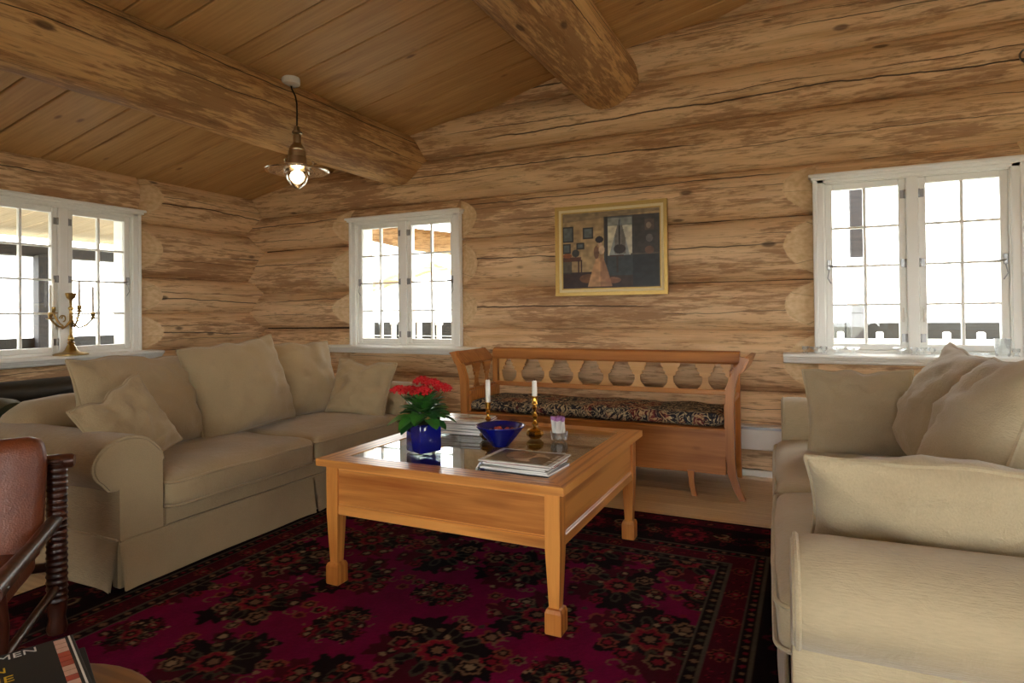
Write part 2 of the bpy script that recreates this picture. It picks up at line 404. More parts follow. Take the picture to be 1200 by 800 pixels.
# unseen rear and right walls, made up with windows to light the room
ADDED_REAR_W = [(-4.4, -3.1), (-1.3, 1.3), (2.0, 3.6)]
log_wall('wall_rear', (0, -3.0, 0), PI, -4.5, 5.85, BS, [(-b, -a, .885, 2.19) if b-a < 2 else (-b, -a, .1, 2.19) for a, b in ADDED_REAR_W], 3.7)
ADDED_RIGHT_W = [(-1.6, .2), (1.6, 3.6)]
log_wall('wall_right', (4.2, 0, 0), -PI/2, -5.3, 3.3, LS[:-1]+[2.6, 3.0, 3.3], [(-b, -a, .885, 2.19) for a, b in ADDED_RIGHT_W], 3.1)

# ---------------- windows
def window(name, origin, rz, w, label, sill=True, detail=True, zb=.93, sill_over=.135):
    root = thing(name, origin, rz, label, None, None, 'structure')
    h = w/2; zt = 2.222
    cas = MB()
    for sx in (-1, 1):
        cas.bx(sx*(h-.066), sx*h, .03, .085, zb, 2.204, .004); cas.bx(sx*(h-.022), sx*(h+.008), .018, .085, zb, 2.204, .006)
        cas.bx(sx*(h-.075), sx*(h-.055), .05, .30, zb-.02, 2.17)
    cas.bx(-h, h, .03, .075, 2.128+.03, 2.195, .004); cas.bx(-h, h, .05, .3, 2.15, 2.175)
    cas.build('casing', 'white_paint', root)
    MB().bx(-h-.02, h+.02, 0, .10, 2.18, 2.203, .004).bx(-h-.036, h+.036, -.018, .10, 2.2, zt, .006).build('cornice', 'white_paint', root)
    MB().bx(-.036, .036, .05, .2, zb, 2.16, .006).build('mullion', 'white_paint', root)
    MB().bx(-h+.03, h-.03, .055, .3, zb-.02, zb+.022, .003).build('bottom_rail', 'white_paint', root)
    for s in (-1, 1):
        a, b = (-h+.074, -.036) if s < 0 else (.036, h-.074)
        z0, z1 = zb+.022, 2.152
        sw = .045; y0, y1 = .072, .125
        sash = MB()
        sash.bx(a, a+sw, y0, y1, z0, z1, .005); sash.bx(b-sw, b, y0, y1, z0, z1, .005)
        sash.bx(a+sw, b-sw, y0, y1, z0, z0+sw, .005); sash.bx(a+sw, b-sw, y0, y1, z1-sw, z1, .005)
        so = sash.build('sash', 'white_paint', root)
        ga, gb, gz0, gz1 = a+sw, b-sw, z0+sw, z1-sw; gm = (ga+gb)/2
        zs = [gz0+(gz1-gz0)*k/4 for k in range(5)]
        MB().bx(gm-.010, gm+.010, .082, .118, gz0, gz1, .003).build('muntin', 'white_paint', so)
        for z in zs[1:4]: MB().bx(ga, gb, .084, .116, z-.008, z+.008, .003).build('muntin', 'white_paint', so)
        for k in range(4):
            for (p, q) in ((ga, gm-.010), (gm+.010, gb)):
                MB().bx(p, q, .099, .103, zs[k]+(.008 if k else 0), zs[k+1]-(.008 if k < 3 else 0)).build('pane', 'window_glass', so)
        if detail:
            hx = s*.04
            for z in (zb+.11, 1.56, 2.04):
                MB().lathe([(.007, -.03), (.009, -.026), (.009, .026), (.007, .03)], 10, Matrix.Translation((hx, .066, z))).bx(hx-s*.002, hx+s*.03, .068, .073, z-.028, z+.028).build('hinge', 'steel', root, True)
            lx = s*(h-.094)
            st = MB().bx(lx-.012, lx+.012, .06, .073, 1.53, 1.60, .003)
            st.tube([(lx, .062, 1.56), (lx-s*.02, .045, 1.555), (lx-s*.05, .046, 1.552)], .006, 8).tube([(lx, .066, 1.53), (lx+s*.01, .06, 1.47), (lx-s*.012, .064, 1.43)], .0035, 6)
            st.build('latch', 'steel', root, True)
            MB().box((s*.062, .062, zb+.27), (.014, .012, .10), .004).build('handle', 'ceramic_white', root)
    if sill:
        L = h+sill_over
        prof = [(.08, .932), (-.105, .928), (-.118, .922), (-.118, .908), (-.104, .9), (-.098, .888), (-.085, .882), (-.08, .868), (-.066, .858), (.08, .855)]
        MB().prism([(y, z) for y, z in prof], -L, L, 'x').build('sill', 'white_paint', root)
    return root
window('window_1', (-5.53, 3.06, 0), PI/2, 1.28, 'white casement window on the left wall, candelabra on its sill')
window('window_2', ((MID[0]+MID[1])/2, 5.0, 0), 0, 1.29, 'white casement window between the room corner and the bench', sill_over=.245)
window('window_3', ((RGT[0]+RGT[1])/2, 5.0, 0), 0, 1.22, 'white casement window above the right sofa, glassware on its sill', sill_over=.215)
for a, b in ADDED_REAR_W:  # added windows, unseen, letting in daylight from behind the camera
    window('added_window_4', ((a+b)/2, -3.0, 0), PI, b-a+.03, 'added white window in the unseen wall behind the viewer', b-a < 2, False, .93 if b-a < 2 else .15)
for a, b in ADDED_RIGHT_W:  # added windows in the unseen right wall, for more daylight
    window('added_window_5', (4.2, (a+b)/2, 0), -PI/2, b-a+.03, 'added white window in the unseen far right wall', True, False)

# ---------------- floor: long pale planks
fl = MB().bx(-5.9, 4.5, -3.3, 5.3, -.12, -.028).build('floor', 'core_dark'); fl['kind'] = 'structure'
y = -3.2; k = 0
pm = {}
while y < 5.25:
    w = .165
    x = -5.8-random.uniform(0, 2.5)
    while x < 4.4:
        L = random.choice((3.2, 3.9, 4.6)); a, b = max(x, -5.8), min(x+L, 4.4)
        if b-a > .1: MB().bx(-(b-a)/2+.001, (b-a)/2-.001, -w/2+.0012, w/2-.0012, -.028, 0, .002).build('plank', 'floor_board', fl, False, ((a+b)/2, y+w/2, 0))
        x += L
    y += w
bb = MB().bx(-5.5, 4.2, 4.975, 5.12, 0, .045, .004).build('baseboard_back', 'white_paint'); bb['kind'] = 'structure'
# ---------------- ceiling: planks laid up the slope, roof ridge at x=0.6
SL = .205; RIDGE = .6
def cz(x): return 2.53+SL*(x+5.58) if x <= RIDGE else 2.53+SL*(RIDGE+5.58)-SL*(x-RIDGE)
ce = MB()
ce.prism([(-5.9, cz(-5.9)+.05), (RIDGE, cz(RIDGE)+.05), (4.5, cz(4.5)+.05), (4.5, cz(4.5)+.2), (RIDGE, cz(RIDGE)+.2), (-5.9, cz(-5.9)+.2)], -3.3, 5.35, 'y')
ceil = ce.build('ceiling', 'core_dark'); ceil['kind'] = 'structure'
ys = [2.21, 2.475, 2.89, 3.077, 3.41, 3.77, 4.18, 4.52, 4.88, 5.25]
while ys[0] > -3.1: ys.insert(0, ys[0]-random.choice((.2, .27, .33, .38)))
ang = math.atan(SL)
for i in range(len(ys)-1):
    w = ys[i+1]-ys[i]; g = random.choice((.003, .006, .009)); g = .004 if w < .25 else g
    for (xa, xb, sg) in ((-5.9, RIDGE, 1), (RIDGE, 4.45, -1)):
        L = (xb-xa)/math.cos(ang); xm = (xa+xb)/2
        mb = MB().bx(-L/2, L/2, -w/2+g, w/2-g, 0, .05, .006)
        mb.build('plank', 'ceiling_board', ceil, False, (xm, (ys[i]+ys[i+1])/2, cz(xm)), (0, -ang*sg, 0))
# ---------------- round roof beams that run out from the back wall
def beam(x, z, r, y0, y1, label, seed):
    n = 44; mb = MB(); L = y1-y0
    def fn(u, v):
        a = 2*PI*u; X = v*L-L/2
        q = r*(1+.03*noise.noise(Vector((X*.5, seed, 1)))+.022*noise.noise(Vector((X*.9, math.cos(a)*1.3+seed, math.sin(a)*1.3))))
        return (X, q*math.cos(a), q*math.sin(a))
    mb.grid(fn, 40, n, loop_u=True)
    o = mb.build('roof_beam', 'beam_wood', None, 'all', (x, (y0+y1)/2, z), (0, 0, PI/2))
    return tag(o, label, 'beam', 'round roof beams', 'structure')
beam(-3.615, 2.755, .262, -3.2, 5.2, 'round log roof beam beside the pendant lamp', 11)
beam(-1.50, 3.19, .262, -3.2, 5.2, 'round log roof beam above the picture', 37)
beam(2.7, 3.19, .262, -3.2, 5.2, 'round log roof beam on the far slope of the ceiling', 51)
# ---------------- veranda and ground outside
gr = MB().bx(-60, 60, -60, 60, -.62, -.6).build('ground', 'grass_ground'); gr['kind'] = 'structure'
vr = thing('veranda_deck', (0, 0, 0), 0, 'weathered timber veranda deck outside the left window', 'deck', None, 'structure')
for i in range(24):
    MB().bx(-8.6, -5.9, -.068, .068, -.16, -.12).build('plank', 'veranda_board', vr, False, (0, -1.0+i*.4, 0))
MB().bx(-8.6, -5.9, -1.3, 9, -.3, -.17).build('joist', 'veranda_dark', vr)
roof = thing('veranda_roof', (0, 0, 0), 0, 'pale boarded veranda roof seen through the left window', 'veranda roof', None, 'structure')
for i in range(30):
    MB().bx(-1.6, 1.6, -.145, .145, 0, .03, .003).build('plank', 'veranda_board', roof, False, (-7.25, -2+i*.3, 2.42), (0, -math.radians(6), 0))
MB().bx(-8.62, -8.42, -2, 7, 1.98, 2.12, .01).build('eaves_beam', 'post_dark', roof)
def post(x, y, z1, label, s=.16):
    o = MB().bx(-s/2, s/2, -s/2, s/2, 0, z1+.13, .01).bx(-s*.75, s*.75, -s*.75, s*.75, 0, .12, .01).build('veranda_post', 'post_dark', None, False, (x, y, -.13))
    tag(o, label, 'post', None, 'structure')
def railing(name, p0, p1, z0, z1, label, nboards=4):
    root = thing(name, (p0[0], p0[1], 0), math.atan2(p1[1]-p0[1], p1[0]-p0[0]), label, 'railing', None, 'structure')
    L = math.hypot(p1[0]-p0[0], p1[1]-p0[1]); hb = (z1-z0)/nboards
    for i in range(nboards): MB().bx(0, L, -.015, .015, z0+i*hb+.004, z0+(i+1)*hb-.004, .003).build('board', 'veranda_dark', root)
    k = 0.0
    while k <= L: MB().bx(k-.04, k+.04, .015, .08, -.6, z1, .004).build('post', 'post_dark', root); k += 1.4
post(-8.4, 4.36, 2.0, 'dark square veranda post seen through the left window', .14)
railing('veranda_railing', (-8.45, -1), (-8.45, 7.5), .3, 1.0, 'dark boarded veranda railing outside the left window')
railing('veranda_railing', (-8.4, 7.6), (-1.6, 7.6), .3, 1.12, 'dark boarded railing outside the window beside the bench')
railing('veranda_railing', (-1.0, 7.62), (5, 7.62), .3, 1.1, 'dark boarded railing outside the window above the right sofa')
o = MB().bx(-.07, .07, -.07, .07, -.6, 2.8, .01).build('veranda_post', 'post_dark', None, False, (.48, 7.5, 0)); tag(o, 'dark square post outside the window above the right sofa', 'post', None, 'structure')
o = MB().bx(-.1, .1, -.015, .015, -.24, .26, .004).build('white_panel', 'white_paint', None, False, (.475, 7.405, 1.52)); tag(o, 'flat white panel in front of the post outside the window above the right sofa', 'board')  # flat white panel over the middle of the post
for i, x in enumerate((.31, .667, 1.244, 1.523)):
    o = MB().bx(-.032, .032, -.032, .032, 0, .07, .006).bx(-.022, .022, -.022, .022, .07, .076, .002).build('lantern_block', 'white_paint', None, False, (x, 7.44, .93))
    tag(o, ('leftmost', 'second from left', 'third from left', 'rightmost')[i]+' small white block on the ledge outside the right window', 'ledge block', 'white blocks outside the right window')
o = MB().bx(-.8, 2.6, 7.36, 7.56, .89, .93, .005).build('outdoor_ledge', 'white_paint'); tag(o, 'long white ledge outside the window above the right sofa', 'ledge', None, 'structure')
for i, (x, h) in enumerate(((-5.9, .3), (-5.5, .26), (-5.05, .3), (-4.72, .25))):
    o = MB().bx(-.035, .035, -.02, .02, -1.62, h-.2, .006).bx(-.05, .05, -.03, .03, h-.2, h-.17, .006).build('veranda_baluster', 'white_paint', None, False, (x, 7.5, 1.02))
    tag(o, ('leftmost', 'second from left', 'third from left', 'rightmost')[i]+' white baluster outside the window beside the bench', 'baluster', 'white balusters outside the middle window')
pr = thing('porch_roof', (0, 0, 0), 0, 'boarded porch roof with a round log outside the window beside the bench', 'porch roof', None, 'structure')
for i in range(9):
    MB().bx(-.14, .14, -.75, .75, 0, .03, .003).build('plank', 'veranda_board', pr, False, (-5.1+i*.285, 6.2, 2.5-.03*i), (0, math.radians(6), 0))
lg = MB(); lg.tube([(-7.5, 6.55, 2.42), (-5.2, 6.5, 2.36), (-4.4, 6.5, 2.16), (-3.2, 6.5, 1.98)], [.15, .15, .14, .13], 16); lg.build('log', 'log_wood', pr, True)
MB().prism([(-6.6, 1.66), (-5.2, 2.03), (-4.3, 1.72), (-4.3, 1.66), (-5.2, 1.9), (-6.6, 1.55)], 8.0, 8.2, 'y').build('gable_board', 'log_wood', pr)

# ================================================================== soft shapes
def rblock(sx, sy, sz, r, crown=0, bulge=0, n=16, seed=0, wr=.004):
    a, b, c = sx/2, sy/2, sz/2; bm = bmesh.new()
    ts = [-1+2*i/n for i in range(n+1)]
    ts = [math.copysign(abs(t)**.75, t) for t in ts]
    for ax in range(3):
        for sg in (-1, 1):
            g = []
            for u in ts:
                row = []
                for v in ts:
                    p = [0, 0, 0]; p[ax] = sg; p[(ax+1) % 3] = u; p[(ax+2) % 3] = v
                    P = Vector((p[0]*a, p[1]*b, p[2]*c))
                    q = Vector((max(-a+r, min(a-r, P.x)), max(-b+r, min(b-r, P.y)), max(-c+r, min(c-r, P.z))))
                    d = P-q
                    if d.length > 1e-9: P = q+d.normalized()*r
                    kx, ky, kz = 1-(P.x/a)**2, 1-(P.y/b)**2, 1-(P.z/c)**2
                    if P.z > 0: P.z += crown*max(0, kx)**.7*max(0, ky)**.7
                    P.y += math.copysign(bulge*max(0, kx)*max(0, kz), P.y) if abs(P.y) > b*.5 else 0
                    P.x += math.copysign(bulge*max(0, ky)*max(0, kz), P.x) if abs(P.x) > a*.5 else 0
                    P += Vector((nz(*P, 5, seed), nz(*P, 5, seed+9), nz(*P, 5, seed+17)))*wr*2
                    row.append(bm.verts.new(P))
                g.append(row)
            for i in range(n):
                for j in range(n):
                    q = (g[i][j], g[i+1][j], g[i+1][j+1], g[i][j+1])
                    bm.faces.new(q if sg > 0 else q[::-1])
    bmesh.ops.remove_doubles(bm, verts=bm.verts[:], dist=1e-5); bm.verts.index_update()
    mb = MB().add([v.co for v in bm.verts], [[v.index for v in f.verts] for f in bm.faces]); bm.free(); return mb
def piping_rect(sx, sy, z, r, rad=.006, seed=0, bulge=0):
    P = []
    a, b = sx/2, sy/2
    for (cx, cy, a0) in ((a-r, b-r, 0), (-a+r, b-r, 90), (-a+r, -b+r, 180), (a-r, -b+r, 270)):
        for k in range(7):
            an = math.radians(a0+15*k); P.append((cx+r*math.cos(an), cy+r*math.sin(an)))
    Q = []
    for i in range(len(P)):
        p, q = P[i], P[(i+1) % len(P)]; d = math.hypot(q[0]-p[0], q[1]-p[1]); m = max(1, int(d/.08))
        for k in range(m): Q.append((p[0]+(q[0]-p[0])*k/m, p[1]+(q[1]-p[1])*k/m))
    out = []
    for x, y in Q:
        kx, ky = 1-(x/a)**2, 1-(y/b)**2
        yy = y+(math.copysign(bulge*kx, y) if abs(y) > b*.6 else 0); xx = x+(math.copysign(bulge*ky, x) if abs(x) > a*.6 else 0)
        out.append((xx, yy, z+.006*nz(x, y, z, 4, seed)))
    return MB().tube(out, rad, 6, loop=True)
def pillow_parts(w, h, t, seed=0, pinch=.07, sag=.22, wrinkle=1.0, n=30):
    def shape(u, v, side):
        x = w/2*u*(1-pinch*(1-v*v)**1.2); z = h/2*v*(1-pinch*(1-u*u)**1.2)
        # ears of the corners
        k = max(0.0, (1-u*u)*(1-v*v))
        th = t/2*k**.47*(1-sag*v)
        wz = 0.0
        if k > 0:
            e = 1-max(abs(u), abs(v)); pk = k**.3
            wz += .026*nz(u*2.2, v*2.2, side, 1, seed)*pk
            wz += .026*wrinkle*nz(u*1.5+v*4, v*1.2-u*3, side*2, 1.4, seed+5)*pk
            # gathers that run in from the seam
            wz += .012*wrinkle*math.sin((u*13 if abs(v) > abs(u) else v*13)+seed+4*nz(u, v, 0, 2, seed))*max(0, 1-e/.45)*pk
        z2 = z-.015*(1-abs(u))*(v > 0)*nz(u*2, 0, 1, 1, seed)*4*v
        return (x, side*(th+wz*(1 if th > 0 else 0)), z2)
    mb = MB(); us = [math.sin(-PI/2+PI*i/n) for i in range(n+1)]
    idx = {}
    V = []; F = []
    for side in (-1, 1):
        for j, v in enumerate(us):
            for i, u in enumerate(us):
                edge = i in (0, n) or j in (0, n)
                key = (i, j, 0 if edge else side)
                if key not in idx: idx[key] = len(V); V.append(shape(u, v, side) if not edge else (shape(u, v, 1)[0], 0, shape(u, v, 1)[2]))
        for j in range(n):
            for i in range(n):
                q = [idx[(a, b, 0 if (a in (0, n) or b in (0, n)) else side)] for a, b in ((i, j), (i+1, j), (i+1, j+1), (i, j+1))]
                F.append(tuple(q if side < 0 else q[::-1]))
    mb.add(V, F)
    ring = [(i, 0) for i in range(n)]+[(n, j) for j in range(n)]+[(i, n) for i in range(n, 0, -1)]+[(0, j) for j in range(n, 0, -1)]
    pip = MB().tube([V[idx[(a, b, 0)]] for a, b in ring], .0075, 6, loop=True)
    return mb, pip
def orient(o, loc, lean=0, yaw=0, roll=0):
    # pillow local: face normal -Y, up Z. lean back (about X), then roll about its normal, then yaw
    o.matrix_local = Matrix.Translation(loc) @ rot_z(yaw) @ Matrix.Rotation(-lean, 4, 'X') @ Matrix.Rotation(roll, 4, 'Y')
def pillow(name, w, h, t, seed, mat, parent=None, **kw):
    mb, pip = pillow_parts(w, h, t, seed, **kw)
    o = mb.build(name, mat, parent, 'all'); pip.build('piping', mat, o, True); return o
# ================================================================== sofas
def sofa(label, loc, rz, L, mat, cushions, name='sofa'):
    root = thing(name, loc, rz, label, 'sofa')
    D = 1.10; AW = .225
    MB().bx(.05, L-.05, .03, D-.04, .05, .27, .01).bx(AW-.01, L-.225+.01, .015, .2, .21, .33, .02).build('base', mat, root)
    for s in (0, 1):
        prof = [(.0, .20), (.0, .455)]
        prof += [(-.045, .462)]
        cx, cz_, rx, rzz = .048, .575, .163, .115
        for k in range(0, 15):
            an = math.radians(222-k*12); prof.append((cx+rx*math.cos(an), cz_+rzz*math.sin(an)))
        prof += [(AW-.012, .60), (AW, .55), (AW, .20)]
        if s: prof = [(L-x, z) for x, z in prof]
        n = len(prof); mb = MB(); ysl = [0, .012, .035, .09, .3, .55, .8, 1.0, D-.03]
        V = []
        for q, yy in enumerate(ysl):
            ins = (.085, .035, .010, 0, 0, 0, 0, 0, .0)[q]
            for (x, z) in prof:
                X = x+(cx-x if not s else L-cx-x)*ins; Zz = z+(.5-z)*ins*(1.0 if z > .4 else .2)
                Zz += (.006*nz(x, yy, z, 4, 3+s)) if z > .4 else 0
                V.append((X, yy, Zz))
        F = []
        for q in range(len(ysl)-1):
            for k in range(n-1):
                f = (q*n+k, q*n+k+1, (q+1)*n+k+1, (q+1)*n+k); F.append(f[::-1] if s else f)
        mb.add(V, F)
        # front and rear faces as fans of the outline
        for q, rev in ((0, True), (len(ysl)-1, False)):
            bm = bmesh.new(); vs = [bm.verts.new(V[q*n+k]) for k in range(n)]; f = bm.faces.new(vs if rev ^ bool(s) else vs[::-1]); bmesh.ops.triangulate(bm, faces=[f]); bm.verts.index_update()
            mb.add([v.co for v in bm.verts], [[v.index for v in g.verts] for g in bm.faces]); bm.free()
        am = mb.build('arm', mat, root, 50)
        MB().tube([V[1*n+k] for k in range(1, n-1)], .007, 6).build('piping', mat, am, True)
        MB().bx(*(( -.008, .02) if not s else (L-.02, L+.008)), .01, D-.03, .222, .234, .004).build('piping', mat, am)
    # back, rolled over at the top
    bp = [(D-.30, .25), (D-.27, .68), (D-.235, .755), (D-.17, .795), (D-.09, .80), (D-.02, .76), (D+.01, .69), (D-.01, .61), (D-.05, .55), (D-.05, .2)]
    mb = MB(); n = len(bp); V = []; xs = [.02, .03, .06, .12, .3, .7, L/2, L-.7, L-.3, L-.12, L-.06, L-.03, L-.02]
    dz = [.16, .10, .05, .015, 0, 0, 0, 0, 0, .015, .05, .10, .16]
    for x, q in zip(xs, dz):
        for (y, z) in bp: V.append((x, y, z-(q*(z-.45)/.35 if z > .45 else 0)))
    F = [(i*n+k, i*n+k+1, (i+1)*n+k+1, (i+1)*n+k) for i in range(len(xs)-1) for k in range(n-1)]
    F += [tuple(range(n-1, -1, -1)), tuple((len(xs)-1)*n+k for k in range(n))]
    mb.add(V, F); mb.build('back', mat, root, 60)
    # skirt: flared panels with inverted pleats
    def skirt_panel(p0, p1, nrm, flare=.022, seed=0):
        p0, p1, nrm = Vector(p0), Vector(p1), Vector(nrm); Lp = (p1-p0).length; m = max(8, int(Lp/.06)); mb = MB()
        def fn(u, v, off):
            e = min(u, 1-u)*Lp
            z = .226-(.226-.012)*v
            out = .010+flare*v+.010*v*nz(u*Lp*3, seed, 0, 1)+off+(.014*v*math.exp(-(e/.05)**2))
            p = p0.lerp(p1, u); return (p.x+nrm.x*out, p.y+nrm.y*out, z+.004*nz(u*Lp*2, seed, 5, 1)*v)
        mb.grid(lambda u, v: fn(u, v, 0), m, 8); mb.grid(lambda u, v: fn(1-u, v, -.008), m, 8)
        return mb.build('skirt', mat, root, 'all')
    h = L/2
    skirt_panel((-.0, 0, 0), (h-.012, 0, 0), (0, -1, 0), seed=1); skirt_panel((h+.012, 0, 0), (L, 0, 0), (0, -1, 0), seed=2)
    skirt_panel((0, D-.05, 0), (0, 0.0, 0), (-1, 0, 0), seed=3); skirt_panel((L, 0, 0), (L, D-.05, 0), (1, 0, 0), seed=4)
    skirt_panel((L, D-.05, 0), (0, D-.05, 0), (0, 1, 0), seed=5)
    MB().bx(-.004, .05, -.004, .05, .012, .224, .01).build('pleat', mat, root); MB().bx(L-.05, L+.004, -.004, .05, .012, .224, .01).build('pleat', mat, root); MB().bx(h-.06, h+.06, -.004, .02, .012, .224, .006).build('pleat', mat, root)
    MB().tube([(0, -.010, .228), (L, -.010, .228)], .006, 6).build('piping', mat, root, True)
    # seat cushions
    SW = (L-2*AW)/2; SD = .82
    for i in range(2):
        sx = AW+SW*(i+.5)
        o = rblock(SW-.006, SD, .165, .045, .034, .014, 18, 3+i*7, .007).build('seat_cushion', mat, root, 'all', (sx, SD/2-.035, .38))
        for z in (.055, -.06): piping_rect(SW-.004, SD+.002, z, .05, .0075, i, .007).build('piping', mat, o, True)
    for (x, y, z, w, hh, t, lean, yaw, roll, seed) in cushions:
        o = pillow('back_cushion', w, hh, t, seed, mat, root, pinch=.05, sag=.25); orient(o, (x, y, z), lean, yaw, roll)
    return root
R = math.radians
# left sofa: local x -> world y, local y -> world -x
sofa('beige linen sofa with rolled arms in front of the dark leather sofa', (-2.80, 1.76, .012), PI/2, 2.40, 'sofa_linen_shaded', [
    (.55, .66, .735, .76, .56, .32, R(20), R(9), R(2), 2.0), (1.20, .62, .765, .72, .61, .32, R(17), R(-4), R(-6), 7.0), (1.81, .70, .745, .64, .57, .30, R(17), R(-10), R(1), 13.0)])
# right sofa: local x -> world -y (far end first), local y -> world +x
sofa('beige linen sofa in a lit tone with rolled arms below the right window', (-.16, 4.26, .012), -PI/2+R(2.5), 2.66, 'sofa_linen_lit', [
    (.86, .70, .76, .72, .58, .33, R(20), R(4), R(4), 21.0), (1.58, .66, .77, .78, .60, .34, R(18), R(-6), R(-4), 31.0)])
def throw(label, w, h, t, seed, mat, loc, lean, yaw, roll, **kw):
    o = pillow('throw_pillow', w, h, t, seed, mat, **kw); tag(o, label, 'pillow', 'loose linen pillows on the sofas'); orient(o, loc, lean, yaw, roll); return o
throw('square beige pillow leaning in the far corner of the left sofa', .50, .44, .19, 41, 'sofa_linen_shaded', (-3.10, 3.80, .675), R(24), R(10), R(4))
throw('rumpled beige pillow tucked behind the near arm of the left sofa', .44, .42, .17, 47, 'sofa_linen_shaded', (-3.13, 2.02, .685), R(22), R(96), R(-20), wrinkle=.9)
throw('square beige pillow in a lit tone leaning on the far arm of the right sofa', .52, .46, .21, 53, 'sofa_linen_lit', (.24, 3.72, .70), R(18), R(6), R(-1))
throw('long beige pillow in a lit tone lying on the right sofa beside its near arm', .78, .44, .27, 59, 'sofa_linen_lit', (.375, 1.965, .675), R(34), R(182), R(0))
# ================================================================== coffee table
tb = thing('coffee_table', (-1.435, 2.79, .012), 0, 'square pine coffee table with a glass top', 'table')
TW, TD, TZ = 1.205, 1.225, .578
hx, hy = TW/2, TD/2; FW = .105
def mitre(name, pts): 
    MB().prism(pts, TZ-.032, TZ, 'z').build(name, 'table_pine', tb)
for q in range(4):
    # plank local: along X
    Lh, dh = (hx, hy) if q % 2 == 0 else (hy, hx)
    mb = MB().prism([(-Lh, -FW/2), (Lh, -FW/2), (Lh-FW, FW/2), (-Lh+FW, FW/2)], -.032, 0, 'z')
    bmm = mb.build('top_plank', 'table_pine', tb, False)
    an = q*PI/2
    c = Vector((0, -(dh-FW/2), TZ)); bmm.location = rot_z(an) @ c; bmm.rotation_euler = (0, 0, an)
MB().bx(-hx+FW-.01, hx-FW+.01, -hy+FW-.01, hy-FW+.01, TZ-.010, TZ-.003).build('glass_top', 'table_glass', tb)
MB().bx(-hx+.06, hx-.06, -hy+.06, hy-.06, .335, .35).build('shelf_panel', 'table_pine', tb)
lx, ly = hx-.03, hy-.035; LT = .062
for sx in (-1, 1):
    for sy in (-1, 1):
        mb = MB(); x0, y0 = sx*(lx-LT/2), sy*(ly-LT/2)
        V = []; 
        for (w, z) in ((LT, TZ-.032), (LT, .325), (.042, .10)):
            o = (LT-w)/2*0
            for (a, b) in ((-1, -1), (1, -1), (1, 1), (-1, 1)): V.append((a*w/2, b*w/2, z))
        F = [(i*4+k, i*4+(k+1) % 4, (i+1)*4+(k+1) % 4, (i+1)*4+k) for i in range(2) for k in range(4)]
        F = [f[::-1] for f in F]+[(0, 1, 2, 3), (11, 10, 9, 8)]
        mb.add(V, F)
        lg = mb.build('leg', 'table_pine_up', tb, False)
        # upright grain: mesh turned so that object X runs up the leg
        lg.location = (x0, y0, 0)
        ft = MB().lathe([(.031*1.414, 0), (.034*1.414, .006), (.034*1.414, .082), (.029*1.414, .096), (.022*1.414, .10)], 4, rot_z(PI/4)).build('foot_block', 'table_pine_up', lg, False)
def apron(name, L, loc, rz):
    a = MB().bx(-L/2, L/2, -.009, .009, .335, TZ-.03).build(name, 'table_pine', tb, False, loc, (0, 0, rz))
    MB().bx(-L/2, L/2, -.017, .0, .322, .366, .004).bx(-L/2, L/2, -.013, .0, .369, .374, .002).bx(-L/2, L/2, -.015, 0, TZ-.055, TZ-.03, .004).build('moulding', 'table_pine', a)
apron('apron', 2*(lx-LT), (0, -ly+.022, 0), 0); apron('apron', 2*(lx-LT), (0, ly-.022, 0), PI)
apron('apron', 2*(ly-LT), (lx-.022, 0, 0), PI/2); apron('apron', 2*(ly-LT), (-lx+.022, 0, 0), -PI/2)
TT = .012+TZ   # table top height
# ================================================================== settle bench
bn = thing('settle_bench', (-1.48, 4.60, 0), 0, 'long honey pine settle bench with pierced back against the log wall', 'bench')
BL = 1.00   # half length at the seat
# seat chest
MB().bx(-BL+.02, BL-.02, -.285, -.262, .155, .455, .004).build('front_board', 'bench_pine', bn)
MB().bx(-BL+.02, BL-.02, .25, .27, .155, .455, .004).build('rear_board', 'bench_pine', bn)
MB().bx(-BL+.02, BL-.02, -.26, .25, .16, .18).build('bottom_board', 'bench_pine', bn)
MB().bx(-BL+.01, BL-.01, -.295, .27, .445, .462, .005).build('seat_board', 'bench_pine', bn)
for sx in (-1, 1):
    MB().bx(sx*(BL-.035), sx*(BL-.012), -.25, .25, .155, .62, .003).build('side_board', 'bench_pine', bn)
    # front post: S-curve, flaring outwards at foot and top
    def post_outline(w):
        c = [(.075, 0), (.045, .06), (.012, .16), (0, .30), (0, .60), (.006, .72), (.035, .82), (.085, .905), (.115, .935)]
        ws = [.036, .042, .05, .056, .056, .054, .048, .038, .024]
        Pl = [(x-q/2*1.0, z) for (x, z), q in zip(c, ws)]; Pr = [(x+q/2, z) for (x, z), q in zip(c, ws)]
        Pl[-1] = (c[-1][0]-.045, .94); Pr[-1] = (c[-1][0]+.018, .925)
        return [(sx*a, b) for a, b in Pl+Pr[::-1]]
    MB().prism(post_outline(0), -.30, -.245, 'y').build('front_post', 'bench_pine_up', bn, 30, (sx*(BL+.005), 0, 0))
    pb = MB(); pb.prism([(y, z) for y, z in ((.245, .16), (.245, .90), (.29, .90), (.29, .2), (.34, .0), (.30, .0))], -.022, .022, 'x')
    pb.build('rear_post', 'bench_pine_up', bn, 30, (sx*(BL-.0), 0, 0))
    # arm: flared top rail, lower rail, pierced balusters
    ar = MB(); ar.prism([(sx*.02, .845), (sx*.105, .935), (sx*.135, .928), (sx*.095, .84), (sx*.045, .815)], -.285, .27, 'y')
    ar.build('arm_rail', 'bench_pine', bn, 30, (sx*(BL+.0), 0, 0))
    MB().bx(sx*BL-.016, sx*BL+.016, -.25, .25, .605, .64, .004).build('arm_lower_rail', 'bench_pine', bn)
